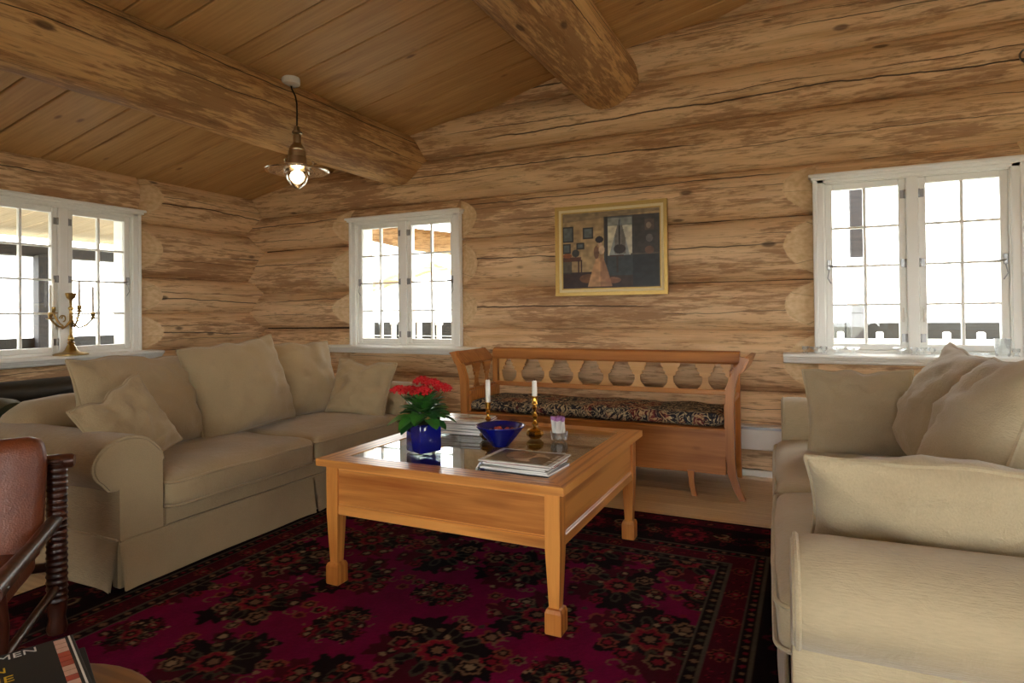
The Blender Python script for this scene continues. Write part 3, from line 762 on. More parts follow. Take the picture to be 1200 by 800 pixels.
def baluster_outline(w=1.0):
    # half outline of the wood between two keyhole openings, bottom to top
    hp = [(.060, 0), (.058, .010), (.038, .028), (.024, .05), (.020, .08), (.022, .10), (.034, .105), (.044, .112), (.041, .123), (.037, .130), (.052, .136), (.062, .145), (.057, .156), (.053, .162), (.066, .169), (.073, .185), (.073, .205)]
    return [(x*w, z) for x, z in hp]+[(-x*w, z) for x, z in hp[::-1]]
bmh = MB().prism(baluster_outline(), -.009, .009, 'y').mesh('baluster', 'bench_pine_pale')
bmh2 = MB().prism(baluster_outline(.78), -.009, .009, 'y').mesh('baluster_narrow', 'bench_pine')
NB = 7
for i in range(NB):
    x = (i-(NB-1)/2)*.258
    link('baluster', bmh, bn, (x, .262, .645))
for sx in (-1, 1):
    half = [(0, 0)]+[(x, z) for x, z in [(.060, 0), (.038, .028), (.020, .08), (.022, .10), (.044, .112), (.037, .130), (.062, .145), (.053, .162), (.073, .185), (.073, .205)]]+[(0, .205)]
    MB().prism([(-sx*a, b) for a, b in half], .253, .271, 'y').build('baluster', 'bench_pine_pale', bn, False, (sx*(BL-.04), 0, .645))
    for y in (-.09, .09): link('baluster', bmh2, bn, (sx*(BL+.0), y, .628), (0, 0, PI/2))
MB().bx(-BL+.01, BL-.01, .245, .29, .612, .65, .005).build('lower_rail', 'bench_pine', bn)
tr = MB(); tr.prism([(.24, .845), (.235, .86), (.25, .925), (.275, .94), (.315, .94), (.325, .92), (.30, .845)], -BL-.02, BL+.02, 'x'); tr.build('top_rail', 'bench_pine', bn, 30)
for x in (-.75, .75):
    MB().prism([(x-.022, .17), (x+.026, .17), (x+.022, .12), (x+.028, .06), (x+.04, .0), (x+.008, .0), (x-.008, .07), (x-.012, .12)], -.30, -.262, 'y').build('leg', 'bench_pine_up', bn, 30)
cu = rblock(1.93, .53, .085, .04, .016, .008, 26, 77, .007).build('bench_cushion', 'tapestry', None, 'all', (-1.48, 4.585, .508))
tag(cu, 'dark patterned tapestry seat cushion on the settle bench', 'cushion')
# ================================================================== picture
pc = thing('framed_picture', (-1.468, 4.975, 1.757), 0, 'gilt-framed painting of a woman in a long dress in a room', 'picture')
PW, PH = .948, .757
pc.rotation_euler = (0, 0, 0)
for q in range(4):
    Lh, dh = (PW/2, PH/2) if q % 2 == 0 else (PH/2, PW/2)
    mb = MB()
    for (o, i, y0, y1, mi) in ((0, .022, -.028, .012, 0), (.022, .030, -.018, .012, 0), (.030, .052, -.012, .012, 1), (.052, .062, -.009, .012, 0)):
        mb.prism([(-Lh+o, -dh+o), (Lh-o, -dh+o), (Lh-i, -dh+i), (-Lh+i, -dh+i)], y0, y1, 'y', Matrix.Rotation(q*PI/2, 4, 'Y'), mi)
    mb.build('frame_side', ['gold_leaf', 'gold_slip'], pc)
def color_grid(name, w, h, nu, nv, img, mat, parent, M=None, plane='xz'):
    mb = MB()
    us = np.linspace(-.5, .5, nu); vs = np.linspace(-.5, .5, nv)
    V = [(u*w, 0, v*h) if plane == 'xz' else (u*w, v*h, 0) for v in vs for u in us]
    F = [(j*nu+i, j*nu+i+1, (j+1)*nu+i+1, (j+1)*nu+i) for j in range(nv-1) for i in range(nu-1)]
    me = bpy.data.meshes.new(name); me.from_pydata(V, [], F); me.materials.append(MATS[mat])
    ca = me.color_attributes.new('print', 'FLOAT_COLOR', 'POINT')
    a = np.ones((nu*nv, 4), dtype=np.float32); a[:, :3] = img.reshape(-1, 3); ca.data.foreach_set('color', a.ravel())
    return link(name, me, parent)
def s2l(c): 
    c = np.asarray(c, dtype=float)/255; return np.where(c > .04, ((c+.055)/1.055)**2.4, c/12.92)
def smooth_noise(nv, nu, cells, seed):
    rs = np.random.RandomState(seed); g = rs.rand(cells+2, cells+2)
    y = np.linspace(0, cells, nv); x = np.linspace(0, cells, nu); yi = y.astype(int); xi = x.astype(int)
    fy = (y-yi)[:, None]; fx = (x-xi)[None, :]; fy = fy*fy*(3-2*fy); fx = fx*fx*(3-2*fx)
    return g[yi][:, xi]*(1-fy)*(1-fx)+g[yi+1][:, xi]*fy*(1-fx)+g[yi][:, xi+1]*(1-fy)*fx+g[yi+1][:, xi+1]*fy*fx
def paint_room():
    nu, nv = 200, 160; U, V = np.meshgrid(np.linspace(0, 1, nu), np.linspace(0, 1, nv)); im = np.zeros((nv, nu, 3))
    # U: 0 left..1 right ; V: 0 bottom..1 top
    def put(mask, c, soft=1.0): im[mask] = im[mask]*(1-soft)+np.array(c)*soft
    def box(a, b, c, d): return (U >= a) & (U <= b) & (V >= c) & (V <= d)
    def ell(cx, cy, rx, ry): return ((U-cx)/rx)**2+((V-cy)/ry)**2 <= 1
    im[:] = (168, 140, 98)
    put(V > .88+.08*U, (140, 120, 88))
    put(box(.2, .44, .22, .75), (188, 160, 112), .6)
    put((V < .22), (52, 30, 26)); put(ell(.28, .13, .10, .06), (150, 96, 46), .6)
    put(box(.44, 1, 0, .93) & (V < .90+.1*U), (62, 58, 54))
    put(box(.44, .73, .06, .45), (58, 66, 68)); put(box(.44, .73, .0, .16), (64, 50, 46))
    put(box(.455, .475, .3, .93), (44, 44, 44))
    put(box(.48, .72, .42, .9), (150, 156, 150)); put(box(.55, .66, .44, .80), (116, 112, 102)); put(box(.59, .605, .44, .88), (46, 40, 38)); put(ell(.60, .50, .06, .06), (56, 50, 48))
    put((U > .48) & (U < .60-.10*(.9-V)/.45) & (V > .42) & (V < .9), (206, 200, 172)); put((U > .61+.09*(.9-V)/.48) & (U < .725) & (V > .42) & (V < .9), (206, 200, 176))
    put(box(.48, .73, .80, .92), (96, 104, 104), .65)
    put(box(.50, .64, .405, .425), (74, 56, 48)); put(box(.565, .585, .2, .41), (60, 48, 44))
    put(box(.73, .98, .02, .43), (40, 46, 50)); put(box(.71, .99, .42, .44), (88, 80, 70))
    put(box(.85, .94, .72, .86), (88, 76, 66)); put(ell(.89, .78, .025, .04), (140, 124, 104)); put(ell(.895, .62, .035, .05), (104, 98, 92)); put(ell(.895, .47, .045, .05), (104, 78, 62))
    for (a, b, c, d) in ((0, .12, .62, .83), (.22, .33, .65, .80), (0, .09, .47, .60), (.15, .235, .52, .61)):
        put(box(a, b, c, d), (50, 50, 48)); put(box(a+.015, b-.015, c+.02, d-.02), (92, 100, 98))
    put(box(0, .2, .36, .42), (92, 52, 34)); put(box(.165, .178, .22, .38), (64, 38, 28)); put(box(.195, .208, .22, .38), (64, 38, 28)); put(ell(.14, .47, .04, .05), (60, 58, 54)); put(ell(.05, .44, .05, .03), (150, 84, 40))
    put(box(0, .10, .2, .36), (54, 56, 52), .7)
    # the woman
    hw = .028+.10*np.clip((.42-V)/.40, 0, 1)**.85
    put((np.abs(U-.395) < hw) & (V < .44) & (V > .025), (196, 150, 104)); put((U > .40) & (np.abs(U-.395) < hw) & (V < .44) & (V > .025), (150, 104, 78), .55)
    put(ell(.53, .10, .08, .04), (170, 116, 86), .7)
    put(ell(.385, .48, .055, .09), (178, 138, 96)); put(ell(.36, .47, .028, .085), (120, 86, 62)); put(ell(.415, .5, .03, .06), (214, 186, 148)); put(ell(.40, .575, .022, .03), (206, 170, 136)); put(ell(.392, .635, .042, .045), (40, 30, 28))
    n = smooth_noise(nv, nu, 30, 3); im *= (.86+.28*n)[..., None]
    return s2l(np.clip(im, 0, 255))
cg = color_grid('canvas', PW-.12, PH-.12, 200, 160, paint_room(), 'picture_print', pc); cg.location = (0, -.004, 0)
# wall-side battens that hang the picture on the log crowns
MB().bx(-.3, .3, .012, .03, .3, .34).build('hanging_batten', 'bench_pine', pc)
# ================================================================== rug
def make_rug(x0, x1, y0, y1, st):
    w, h = x1-x0, y1-y0; nu, nv = int(w/st), int(h/st)
    X, Y = np.meshgrid(np.linspace(0, w, nu), np.linspace(0, h, nv))
    rs = np.random.RandomState(5)
    col = {k: np.array(s2l(c)) for k, c in dict(field=(112, 2, 58), wine=(70, 6, 28), dark=(20, 8, 13), navy=(16, 12, 22), red=(118, 20, 40), rust=(122, 58, 46), tan=(112, 84, 62), cream=(134, 112, 84), green=(58, 56, 44), grey=(76, 70, 60)).items()}
    im = np.zeros((nv, nu, 3)); im[:] = col['field']
    def stamp(cx, cy, R, fn):
        a, b = int((cx-R)/w*nu), int((cx+R)/w*nu)+1; c, d = int((cy-R)/h*nv), int((cy+R)/h*nv)+1
        a, b, c, d = max(a, 0), min(b, nu), max(c, 0), min(d, nv)
        if a >= b or c >= d: return
        fn(im[c:d, a:b], X[c:d, a:b]-cx, Y[c:d, a:b]-cy)
    def rosette(cx, cy, R, cs, pet=8, ph=0.0):
        def f(s, x, y):
            r = np.hypot(x, y); a = np.arctan2(y, x); e = R*(1+.14*np.cos(pet*a+ph))
            for fr, c in cs: s[r < e*fr] = col[c]
        stamp(cx, cy, R*1.3, f)
    def leafs(cx, cy, R, n, ph, c, c2):
        for k in range(n):
            a = ph+2*PI*k/n; lx, ly = cx+R*math.cos(a), cy+R*math.sin(a)
            def f(s, x, y):
                u = x*math.cos(a)+y*math.sin(a); v = -x*math.sin(a)+y*math.cos(a); q = (u/(R*.42))**2+(v/(R*.2))**2
                s[q < 1] = col[c]; s[q < .4] = col[c2]
            stamp(lx, ly, R*.5, f)
    def blob(cx, cy, R, c, seed):
        k1, k2 = seed*1.3, seed*2.1
        def f(s, x, y):
            r = np.hypot(x, y); a = np.arctan2(y, x); s[r < R*(.75+.13*np.cos(5*a+k1)+.12*np.cos(9*a+k2))] = col[c]
        stamp(cx, cy, R*1.05, f)
    def paisley(cx, cy, R, ph, c, c2):
        pts = []
        for k in range(26):
            tt = k/25; an = ph+tt*4.6; rr = R*(1-.75*tt); pts.append((cx+rr*math.cos(an), cy+rr*math.sin(an), R*.16*(1-.5*tt)))
        for (px, py, q) in pts:
            def f(s, x, y): s[np.hypot(x, y) < q] = col[c]
            stamp(px, py, q, f)
    def bouquet(cx, cy, S, seed):
        r2 = np.random.RandomState(seed)
        blob(cx, cy, S*1.05, 'dark', seed); 
        for k in range(5): a = r2.rand()*6.3; blob(cx+S*.75*math.cos(a), cy+S*.75*math.sin(a), S*.5, 'dark' if k % 2 else 'wine', seed+k)
        rosette(cx, cy, S*.34, ((1, 'rust'), (.84, 'red'), (.55, 'dark'), (.3, 'tan')), 8)
        leafs(cx, cy, S*.55, 8, r2.rand(), 'green', 'dark')
        for k in range(9):
            a = 2*PI*k/9+r2.rand()*.5; q = S*(.62+.35*r2.rand()); R_ = S*(.13+.09*r2.rand())
            rosette(cx+q*math.cos(a), cy+q*math.sin(a), R_, ((1, ('rust', 'red', 'tan', 'wine')[r2.randint(4)]), (.72, 'dark'), (.42, ('tan', 'red', 'cream')[r2.randint(3)])), 6, r2.rand()*6)
        for k in range(14):
            a = r2.rand()*6.3; q = S*(.3+.85*r2.rand()); R_ = S*.06
            rosette(cx+q*math.cos(a), cy+q*math.sin(a), R_, ((1, ('cream', 'tan', 'green', 'red')[r2.randint(4)]),), 4, r2.rand()*6)
        for k in range(3): a = r2.rand()*6.3; paisley(cx+S*math.cos(a), cy+S*math.sin(a), S*.16, r2.rand()*6, 'tan', 'dark')
    # field: mirrored bouquets
    bw = .66
    fx0, fx1, fy0, fy1 = bw, w-bw, bw, h-bw
    cxs = (fx0+fx1)/2; cys = (fy0+fy1)/2
    sd = 1
    step = .46
    ni = int((fx1-fx0)/2/step)+1; nj = int((fy1-fy0)/2/step)+1
    for j in range(-nj, nj+1):
        for i in range(-ni, ni+1):
            ai, aj = abs(i), abs(j); seed = ai*17+aj*31+1
            ox = step*(i+(.5 if j % 2 else 0)); oy = step*j*.86
            S = .19+.05*((seed*7) % 5)/5
            if (seed*3) % 7 == 0: S *= .6
            bouquet(cxs+ox, cys+oy, S, seed)
            rosette(cxs+ox+step*.5, cys+oy+.08, .035, ((1, 'rust'), (.6, 'dark'), (.3, 'tan')), 6)
            rosette(cxs+ox+step*.5+.07, cys+oy+.06, .03, ((1, 'tan'), (.7, 'dark'), (.35, 'red')), 6)
            rosette(cxs+ox+step*.5+.03, cys+oy-.01, .028, ((1, 'rust'), (.6, 'wine')), 6)
    # border bands measured from the edge
    d = np.minimum(np.minimum(X, w-X), np.minimum(Y, h-Y))
    def band(a, b, c): im[(d >= a) & (d < b)] = col[c]
    band(0, .02, 'dark'); band(.02, .12, 'wine'); band(.12, .44, 'dark'); band(.44, .45, 'grey'); band(.45, .49, 'dark'); band(.49, .50, 'grey'); band(.50, .60, 'wine'); band(.60, .61, 'grey'); band(.61, .65, 'dark'); band(.65, .66, 'grey')
    def along(dist, stp, fn):
        n = int((w-2*dist)/stp); 
        for k in range(n+1):
            x = dist+(w-2*dist)*k/n; fn(x, dist, k, 0); fn(x, h-dist, k, PI)
        n = int((h-2*dist)/stp)
        for k in range(1, n):
            y = dist+(h-2*dist)*k/n; fn(dist, y, k, PI/2); fn(w-dist, y, k, -PI/2)
    along(.07, .10, lambda x, y, k, a: rosette(x, y, .028, ((1, 'red' if k % 2 else 'dark'), (.55, 'dark' if k % 2 else 'rust')), 5))
    def main(x, y, k, a):
        if k % 3 == 0:
            rosette(x, y, .125, ((1, 'wine'), (.86, 'dark'), (.74, 'red'), (.5, 'wine'), (.3, 'dark'), (.16, 'rust')), 10)
        else:
            leafs(x, y, .075, 6, k, 'wine', 'dark'); rosette(x, y, .04, ((1, 'rust'), (.7, 'dark'), (.4, 'tan')), 7)
            dx, dy = math.cos(a)*.02, math.sin(a)*.02
            paisley(x+dx, y+dy+.05, .045, a+k, 'cream' if k % 3 == 1 else 'green', 'dark')
    along(.28, .19, main)
    along(.47, .045, lambda x, y, k, a: rosette(x, y, .011, ((1, 'tan' if k % 2 else 'red'),), 4))
    along(.55, .13, lambda x, y, k, a: (rosette(x, y, .042, ((1, 'rust'), (.8, 'dark'), (.55, 'red'), (.25, 'tan')), 8) if k % 2 else leafs(x, y, .032, 4, k, 'red', 'dark')))
    along(.63, .05, lambda x, y, k, a: rosette(x, y, .013, ((1, 'green' if k % 2 else 'tan'),), 4))
    im *= (.72+.5*smooth_noise(nv, nu, 60, 9)*.6+.26*rs.rand(nv, nu))[..., None]
    o = color_grid('rug', w, h, nu, nv, im, 'rug_print', None, plane='xy'); o.location = ((x0+x1)/2, (y0+y1)/2, .012)
    # woven edge so that the rug has its own thickness
    e = MB().bx(-w/2, w/2, -h/2, h/2, -.0115, -.0008).build('backing', 'fabric_dark', o)
    tag(o, 'dark crimson oriental rug with floral pattern under the coffee table', 'rug'); return o
make_rug(-3.2, .25, -.7, 3.80, .008)
# ================================================================== pendant lamp
pl = thing('pendant_lamp', (-3.322, 3.385, 2.985), 0, 'brass pendant lamp with glass dish hanging by the roof beam', 'lamp')
MB().lathe([(.062, .012), (.066, .0), (.064, -.035), (.05, -.045), (.012, -.048)], 24, Matrix.Translation((-.075, .02, -.018))).build('ceiling_rose', 'ceramic_white', pl, True)
MB().tube([(-.075, .02, -.055), (-.064, .018, -.09), (-.02, .006, -.15), (.0, 0, -.21), (.002, 0, -.28), (0, 0, -.39)], .006, 8).build('cord', 'cord_black', pl, True)
MB().lathe([(.012, -.375), (.02, -.385), (.022, -.41), (.034, -.415), (.036, -.43), (.026, -.436), (.028, -.445), (.028, -.50), (.040, -.515), (.052, -.53), (.058, -.545), (.056, -.555), (.062, -.56), (.062, -.60), (.066, -.605), (.070, -.655), (.088, -.67), (.092, -.685), (.07, -.69), (.02, -.688)], 28).build('lamp_holder', 'lamp_nickel', pl, 30)
MB().lathe([(.088, -.668), (.13, -.692), (.19, -.702), (.222, -.700), (.228, -.694), (.222, -.704), (.19, -.707), (.13, -.697), (.09, -.674)], 40, closed=False).build('glass_dish', 'clear_glass', pl, 'all')
MB().lathe([(.082, -.688), (.086, -.71), (.082, -.74), (.068, -.775), (.046, -.805), (.022, -.825), (.008, -.832)], 28, closed=False).build('glass_cover', 'clear_glass', pl, 'all')
bl = MB().lathe([(.018, -.69), (.022, -.70), (.042, -.715), (.052, -.74), (.046, -.765), (.026, -.785), (.004, -.792)], 16).build('light_bulb', 'bulb_glow', pl, True)
for k in range(3):
    a = 2*PI*k/3+.5; c, s = math.cos(a), math.sin(a)
    MB().tube([(.088*c, .088*s, -.675), (.11*c, .11*s, -.664), (.118*c, .118*s, -.642), (.105*c, .105*s, -.632)], .006, 6).build('clip', 'lamp_nickel', pl, True)
ld = bpy.data.lights.new('lamp_light', 'POINT'); ld.energy = .6; ld.color = (1, .70, .40); ld.shadow_soft_size = .03
lo = bpy.data.objects.new('lamp_light', ld); COL.objects.link(lo); lo.location = (-3.322, 3.385, 2.985-.81)
# ================================================================== things on the coffee table
def magazine(name, label, w, d, t, loc, rz, cover, group, seed):
    root = thing(name, loc, rz, label, 'magazine', group)
    MB().bx(-w/2+.002, w/2-.003, -d/2+.003, d/2-.003, .001, t-.001).build('pages', 'paper_white', root)
    MB().bx(-w/2, w/2, -d/2, d/2, 0, .0008).bx(-w/2, -w/2+.0015, -d/2, d/2, 0, t).build('back_cover', cover[0], root)
    if len(cover) > 1:
        nu, nv = 56, 44
        im = np.zeros((nv, nu, 3)); U, V = np.meshgrid(np.linspace(0, 1, nu), np.linspace(0, 1, nv)); cover[1](im, U, V)
        n = smooth_noise(nv, nu, 9, seed)
        o = color_grid('cover', w, d, nu, nv, s2l(np.clip(im*(.85+.3*n)[..., None], 0, 255)), 'cover_print', root, plane='xy'); o.location = (0, 0, t+.0006)
    else: MB().bx(-w/2, w/2, -d/2, d/2, t-.0006, t+.0004).build('cover', cover[0], root)
    return root
plain('cover_red', (150, 30, 46), .25); plain('cover_grey', (190, 194, 196), .25); plain('cover_dark', (40, 44, 52), .25); plain('cover_white', (224, 224, 220), .25)
def cov_portrait(im, U, V):
    im[:] = (226, 224, 218); ins = (U > .06) & (U < .94) & (V > .05) & (V < .95)
    im[ins] = (96, 84, 72)
    e = ((U-.55)/.28)**2+((V-.5)/.3)**2 < 1; im[e & ins] = (190, 166, 140)
    e = ((U-.4)/.2)**2+((V-.62)/.3)**2 < 1; im[e & ins] = (132, 104, 82)
    e = ((U-.72)/.12)**2+((V-.4)/.2)**2 < 1; im[e & ins] = (60, 46, 40)
    im[(U > .08) & (U < .14) & (V > .3) & (V < .8)] = (30, 30, 32)
    im[(U > .86) & (U < .92) & (V > .1) & (V < .8) & (np.sin(V*60) > 0)] = (214, 206, 190)
def cov_pale(im, U, V):
    im[:] = (222, 220, 212); e = ((U-.62)/.3)**2+((V-.45)/.22)**2 < 1; im[e] = (150, 112, 92); im[(V > .82)] = (206, 208, 206); im[(U < .25) & (V < .6)] = (236, 238, 240); im[(U > .3) & (U < .5) & (V > .7) & (V < .8)] = (120, 90, 70)
z = TT
fr = [(.30, .215, .009, (-1.085, 2.415), 3, ('cover_grey',), 'thick grey-backed magazine at the bottom of the front stack'),
      (.30, .215, .007, (-1.10, 2.40), 8, ('cover_white',), 'white-backed magazine second from the bottom of the front stack'),
      (.295, .21, .008, (-1.09, 2.41), 1, ('cover_dark',), 'dark-spined magazine in the middle of the front stack'),
      (.30, .215, .006, (-1.085, 2.40), 5, ('cover_white',), 'white magazine below the red-edged one in the front stack'),
      (.30, .215, .006, (-1.075, 2.405), 9, ('cover_red',), 'red-edged magazine under the top of the front stack'),
      (.325, .235, .005, (-1.085, 2.395), 6, ('cover_white', cov_portrait), 'magazine with a sepia portrait cover on top of the front stack')]
for i, (w, d, t, (x, y), a, cv, lb) in enumerate(fr):
    magazine('magazine', lb, w, d, t, (x, y, z), R(a-6), cv, 'magazines in the stack by the blue bowl', i); z += t+.0012
z = TT
bk = [(.30, .22, .014, (-1.735, 3.02), 4, ('cover_grey',), 'thick grey-white magazine at the bottom of the rear stack'),
      (.30, .22, .011, (-1.72, 3.035), -2, ('cover_white',), 'white magazine second from the bottom of the rear stack'),
      (.29, .215, .012, (-1.74, 3.04), 7, ('cover_grey',), 'grey-white magazine in the lower middle of the rear stack'),
      (.30, .22, .010, (-1.725, 3.03), 1, ('cover_white',), 'white magazine in the upper middle of the rear stack'),
      (.29, .22, .010, (-1.735, 3.045), 10, ('cover_red',), 'red-edged magazine second from the top of the rear stack'),
      (.29, .225, .007, (-1.745, 3.035), 4, ('cover_white', cov_pale), 'pale glossy magazine on top of the rear stack')]
for i, (w, d, t, (x, y), a, cv, lb) in enumerate(bk):
    magazine('magazine', lb, w, d, t, (x, y, z), R(a), cv, 'magazines in the stack behind the flowers', 20+i); z += t+.0012
# blue glass bowl with wrapped sweets
bw_ = MB().lathe([(.04, 0), (.042, .004), (.05, .012), (.118, .095), (.124, .102), (.119, .104), (.112, .096), (.046, .016), (.012, .012)], 36).build('glass_bowl', 'cobalt_glass', None, 'all', (-1.375, 2.74, TT+.001)); tag(bw_, 'conical cobalt blue glass bowl holding sweets on the coffee table', 'bowl')
cme = MB().lathe([(.003, -.014), (.008, -.009), (.010, 0), (.008, .009), (.003, .014)], 8, Matrix.Rotation(PI/2, 4, 'X')).mesh('candy', 'candy_red', True)
for i in range(16):
    a = random.uniform(0, 6.28); r = .062*math.sqrt(random.random())
    o = link('candy', cme, None, (-1.375+r*math.cos(a), 2.74+r*math.sin(a), TT+.048+.018*random.random()+.3*r), (random.uniform(-.4, .4), random.uniform(-.4, .4), random.uniform(0, 6)))
    tag(o, 'small red wrapped sweet in the blue glass bowl', 'sweet', 'sweets in the blue bowl')
# brass candlesticks with white candles
def candlestick(loc, label, clabel, H, ch):
    root = thing('candlestick', loc, 0, label, 'candlestick')
    MB().lathe([(.030, 0), (.034, .004), (.044, .014), (.046, .024), (.040, .036), (.042, .040), (.032, .048), (.016, .054), (.010, .06)], 8, rot_z(PI/8)).build('base', 'brass', root, 25)
    st = [(.009, .056), (.009, .064), (.016, .07), (.018, .076), (.012, .083), (.008, .09), (.008, .10), (.013, .107), (.016, .115), (.011, .123), (.007, .13), (.007, .146), (.012, .152), (.014, .158), (.009, .165), (.008, .17), (.016, .176), (.016, .18), (.013, .184), (.014, .213), (.018, .215), (.018, .218), (.012, .218)]
    MB().lathe([(r, .056+(z-.056)*(H-.056)/.162) for r, z in st], 20).build('stem', 'brass', root, True)
    c = thing('candle', (loc[0], loc[1], loc[2]+H+.0005), 0, clabel, 'candle', 'white candles on the coffee table')
    MB().lathe([(.0125, 0), (.013, .003), (.0128, ch-.004), (.010, ch), (.004, ch-.003)], 16).build('wax', 'candle_wax', c, 40)
    MB().tube([(0, 0, ch-.004), (.001, 0, ch+.005), (.002, .001, ch+.010)], .001, 5).build('wick', 'cord_black', c)
candlestick((-1.294, 2.98, TT+.001), 'taller brass candlestick standing next to the paper sachets', 'shorter white candle in the brass candlestick next to the paper sachets', .218, .08)
candlestick((-1.506, 2.86, TT+.001), 'shorter brass candlestick standing behind the blue bowl', 'longer white candle in the brass candlestick behind the blue bowl', .192, .115)
# glass full of paper sachets
gh = thing('sachet_glass', (-1.155, 2.97, TT+.001), 0, 'small glass holder packed with white paper sachets', 'glass holder')
MB().lathe([(.036, 0), (.039, .003), (.047, .045), (.045, .045), (.037, .006), (.006, .005)], 20, closed=False).build('cup', 'clear_glass', gh, 'all')
sme = MB().bx(-.006, .006, -.0018, .0018, 0, .108, .001).bx(-.0062, .0062, -.002, .002, .094, .112, 0, 1).mesh('paper_sachet', ['paper_white', 'pink_paper'])
for i in range(34):
    a = i*2.4; r = .034*math.sqrt((i+.5)/34)
    o = link('paper_sachet', sme, None, (-1.155+r*math.cos(a), 2.97+r*math.sin(a), TT+.008+.006*random.random()), (-.13*math.sin(a)*r/.034, .13*math.cos(a)*r/.034, random.uniform(0, 3.1)))
    tag(o, 'white paper sachet with purple end in the small glass holder', 'sachet', 'sachets in the glass holder')
# ---------- flowers in a blue vase
vs = thing('glass_vase', (-1.665, 2.50, TT+.001), R(-24), 'square cobalt blue glass vase on the coffee table', 'vase')
vb = MB(); s_ = .062
vb.box((0, 0, .067), (2*s_, 2*s_, .134), .010, seg=2); vb.build('vessel', 'cobalt_glass', vs, 30)
MB().bx(-s_+.008, s_-.008, -s_+.008, s_-.008, .1342, .1365, .001).build('soil', 'core_dark', vs)
kp = thing('flowering_plant', (-1.665, 2.50, TT+.137), 0, 'red flowering kalanchoe plant in the blue vase', 'plant')
def leaf_mesh(L, Wd, curl, fold):
    nu, nv = 7, 10; mb = MB()
    def fn(u, v):
        a = (u-.5)*2; w = Wd*math.sin(PI*min(1, v*.92+.06))**.75*(1+.06*math.cos(v*34)); x = a*w
        return (x, v*L, -curl*v*v*L+fold*abs(a)*w+.05*L*math.sin(v*5)*a*.3)
    mb.grid(fn, nu, nv); return mb
lms = [leaf_mesh(.068+.009*k, .024+.003*k, .25+.1*k, .3).mesh('leaf', 'leaf_green' if k % 2 else 'leaf_dark', 'all') for k in range(4)]
rs2 = random.Random(4)
for i in range(64):
    a = i*2.399+rs2.uniform(-.2, .2); tier = i/64
    el = R(2+72*tier+rs2.uniform(-12, 12)); rr = .045*(1-tier*.7)
    o = link('leaf', lms[i % 4], kp, (rr*math.cos(a), rr*math.sin(a), .012+.085*tier), None)
    sc = 1.35-.45*tier
    o.matrix_local = Matrix.Translation((rr*math.cos(a), rr*math.sin(a), .012+.085*tier)) @ rot_z(a-PI/2) @ Matrix.Rotation(el, 4, 'X') @ Matrix.Scale(sc, 4)
fme = MB()
for k in range(4):
    a = k*PI/2; c, s = math.cos(a), math.sin(a)
    P = [(0, 0, 0), (.006, -.004, .002), (.012, -.0045, .004), (.0155, 0, .004), (.012, .0045, .004), (.006, .004, .002)]
    fme.add([(x*c-y*s, x*s+y*c, zz) for x, y, zz in P], [(0, 1, 5), (1, 2, 4, 5), (2, 3, 4)])
fme.lathe([(.002, -.012), (.0025, -.004), (.001, .001)], 6)
flm = fme.mesh('flower', 'petal_red')
hd = [(-.095, -.06, .15), (-.025, .03, .185), (.055, .0, .18), (.085, .04, .155), (.035, -.055, .15), (-.05, -.03, .145)]
# heads placed in the plane that faces the room (x to the right)
for i, (hx_, hy_, hz_) in enumerate(hd):
    st = MB().tube([(hx_*.15, hy_*.15, .05), (hx_*.6, hy_*.6, hz_*.62), (hx_, hy_, hz_-.01)], [.003, .0026, .002], 6).build('flower_stalk', 'stem_green', kp, True)
    for k in range(20):
        a = k*2.399; q = math.sqrt((k+.5)/20); rr = .044*q
        o = link('flower', flm, st, None); n = Vector((math.cos(a)*q*.8, math.sin(a)*q*.8, 1)).normalized()
        o.matrix_local = Matrix.Translation((hx_+rr*math.cos(a), hy_+rr*math.sin(a), hz_+.024*(1-q*q)+rs2.uniform(-.003, .003))) @ n.to_track_quat('Z', 'Y').to_matrix().to_4x4() @ rot_z(a) @ Matrix.Scale(1.35, 4)
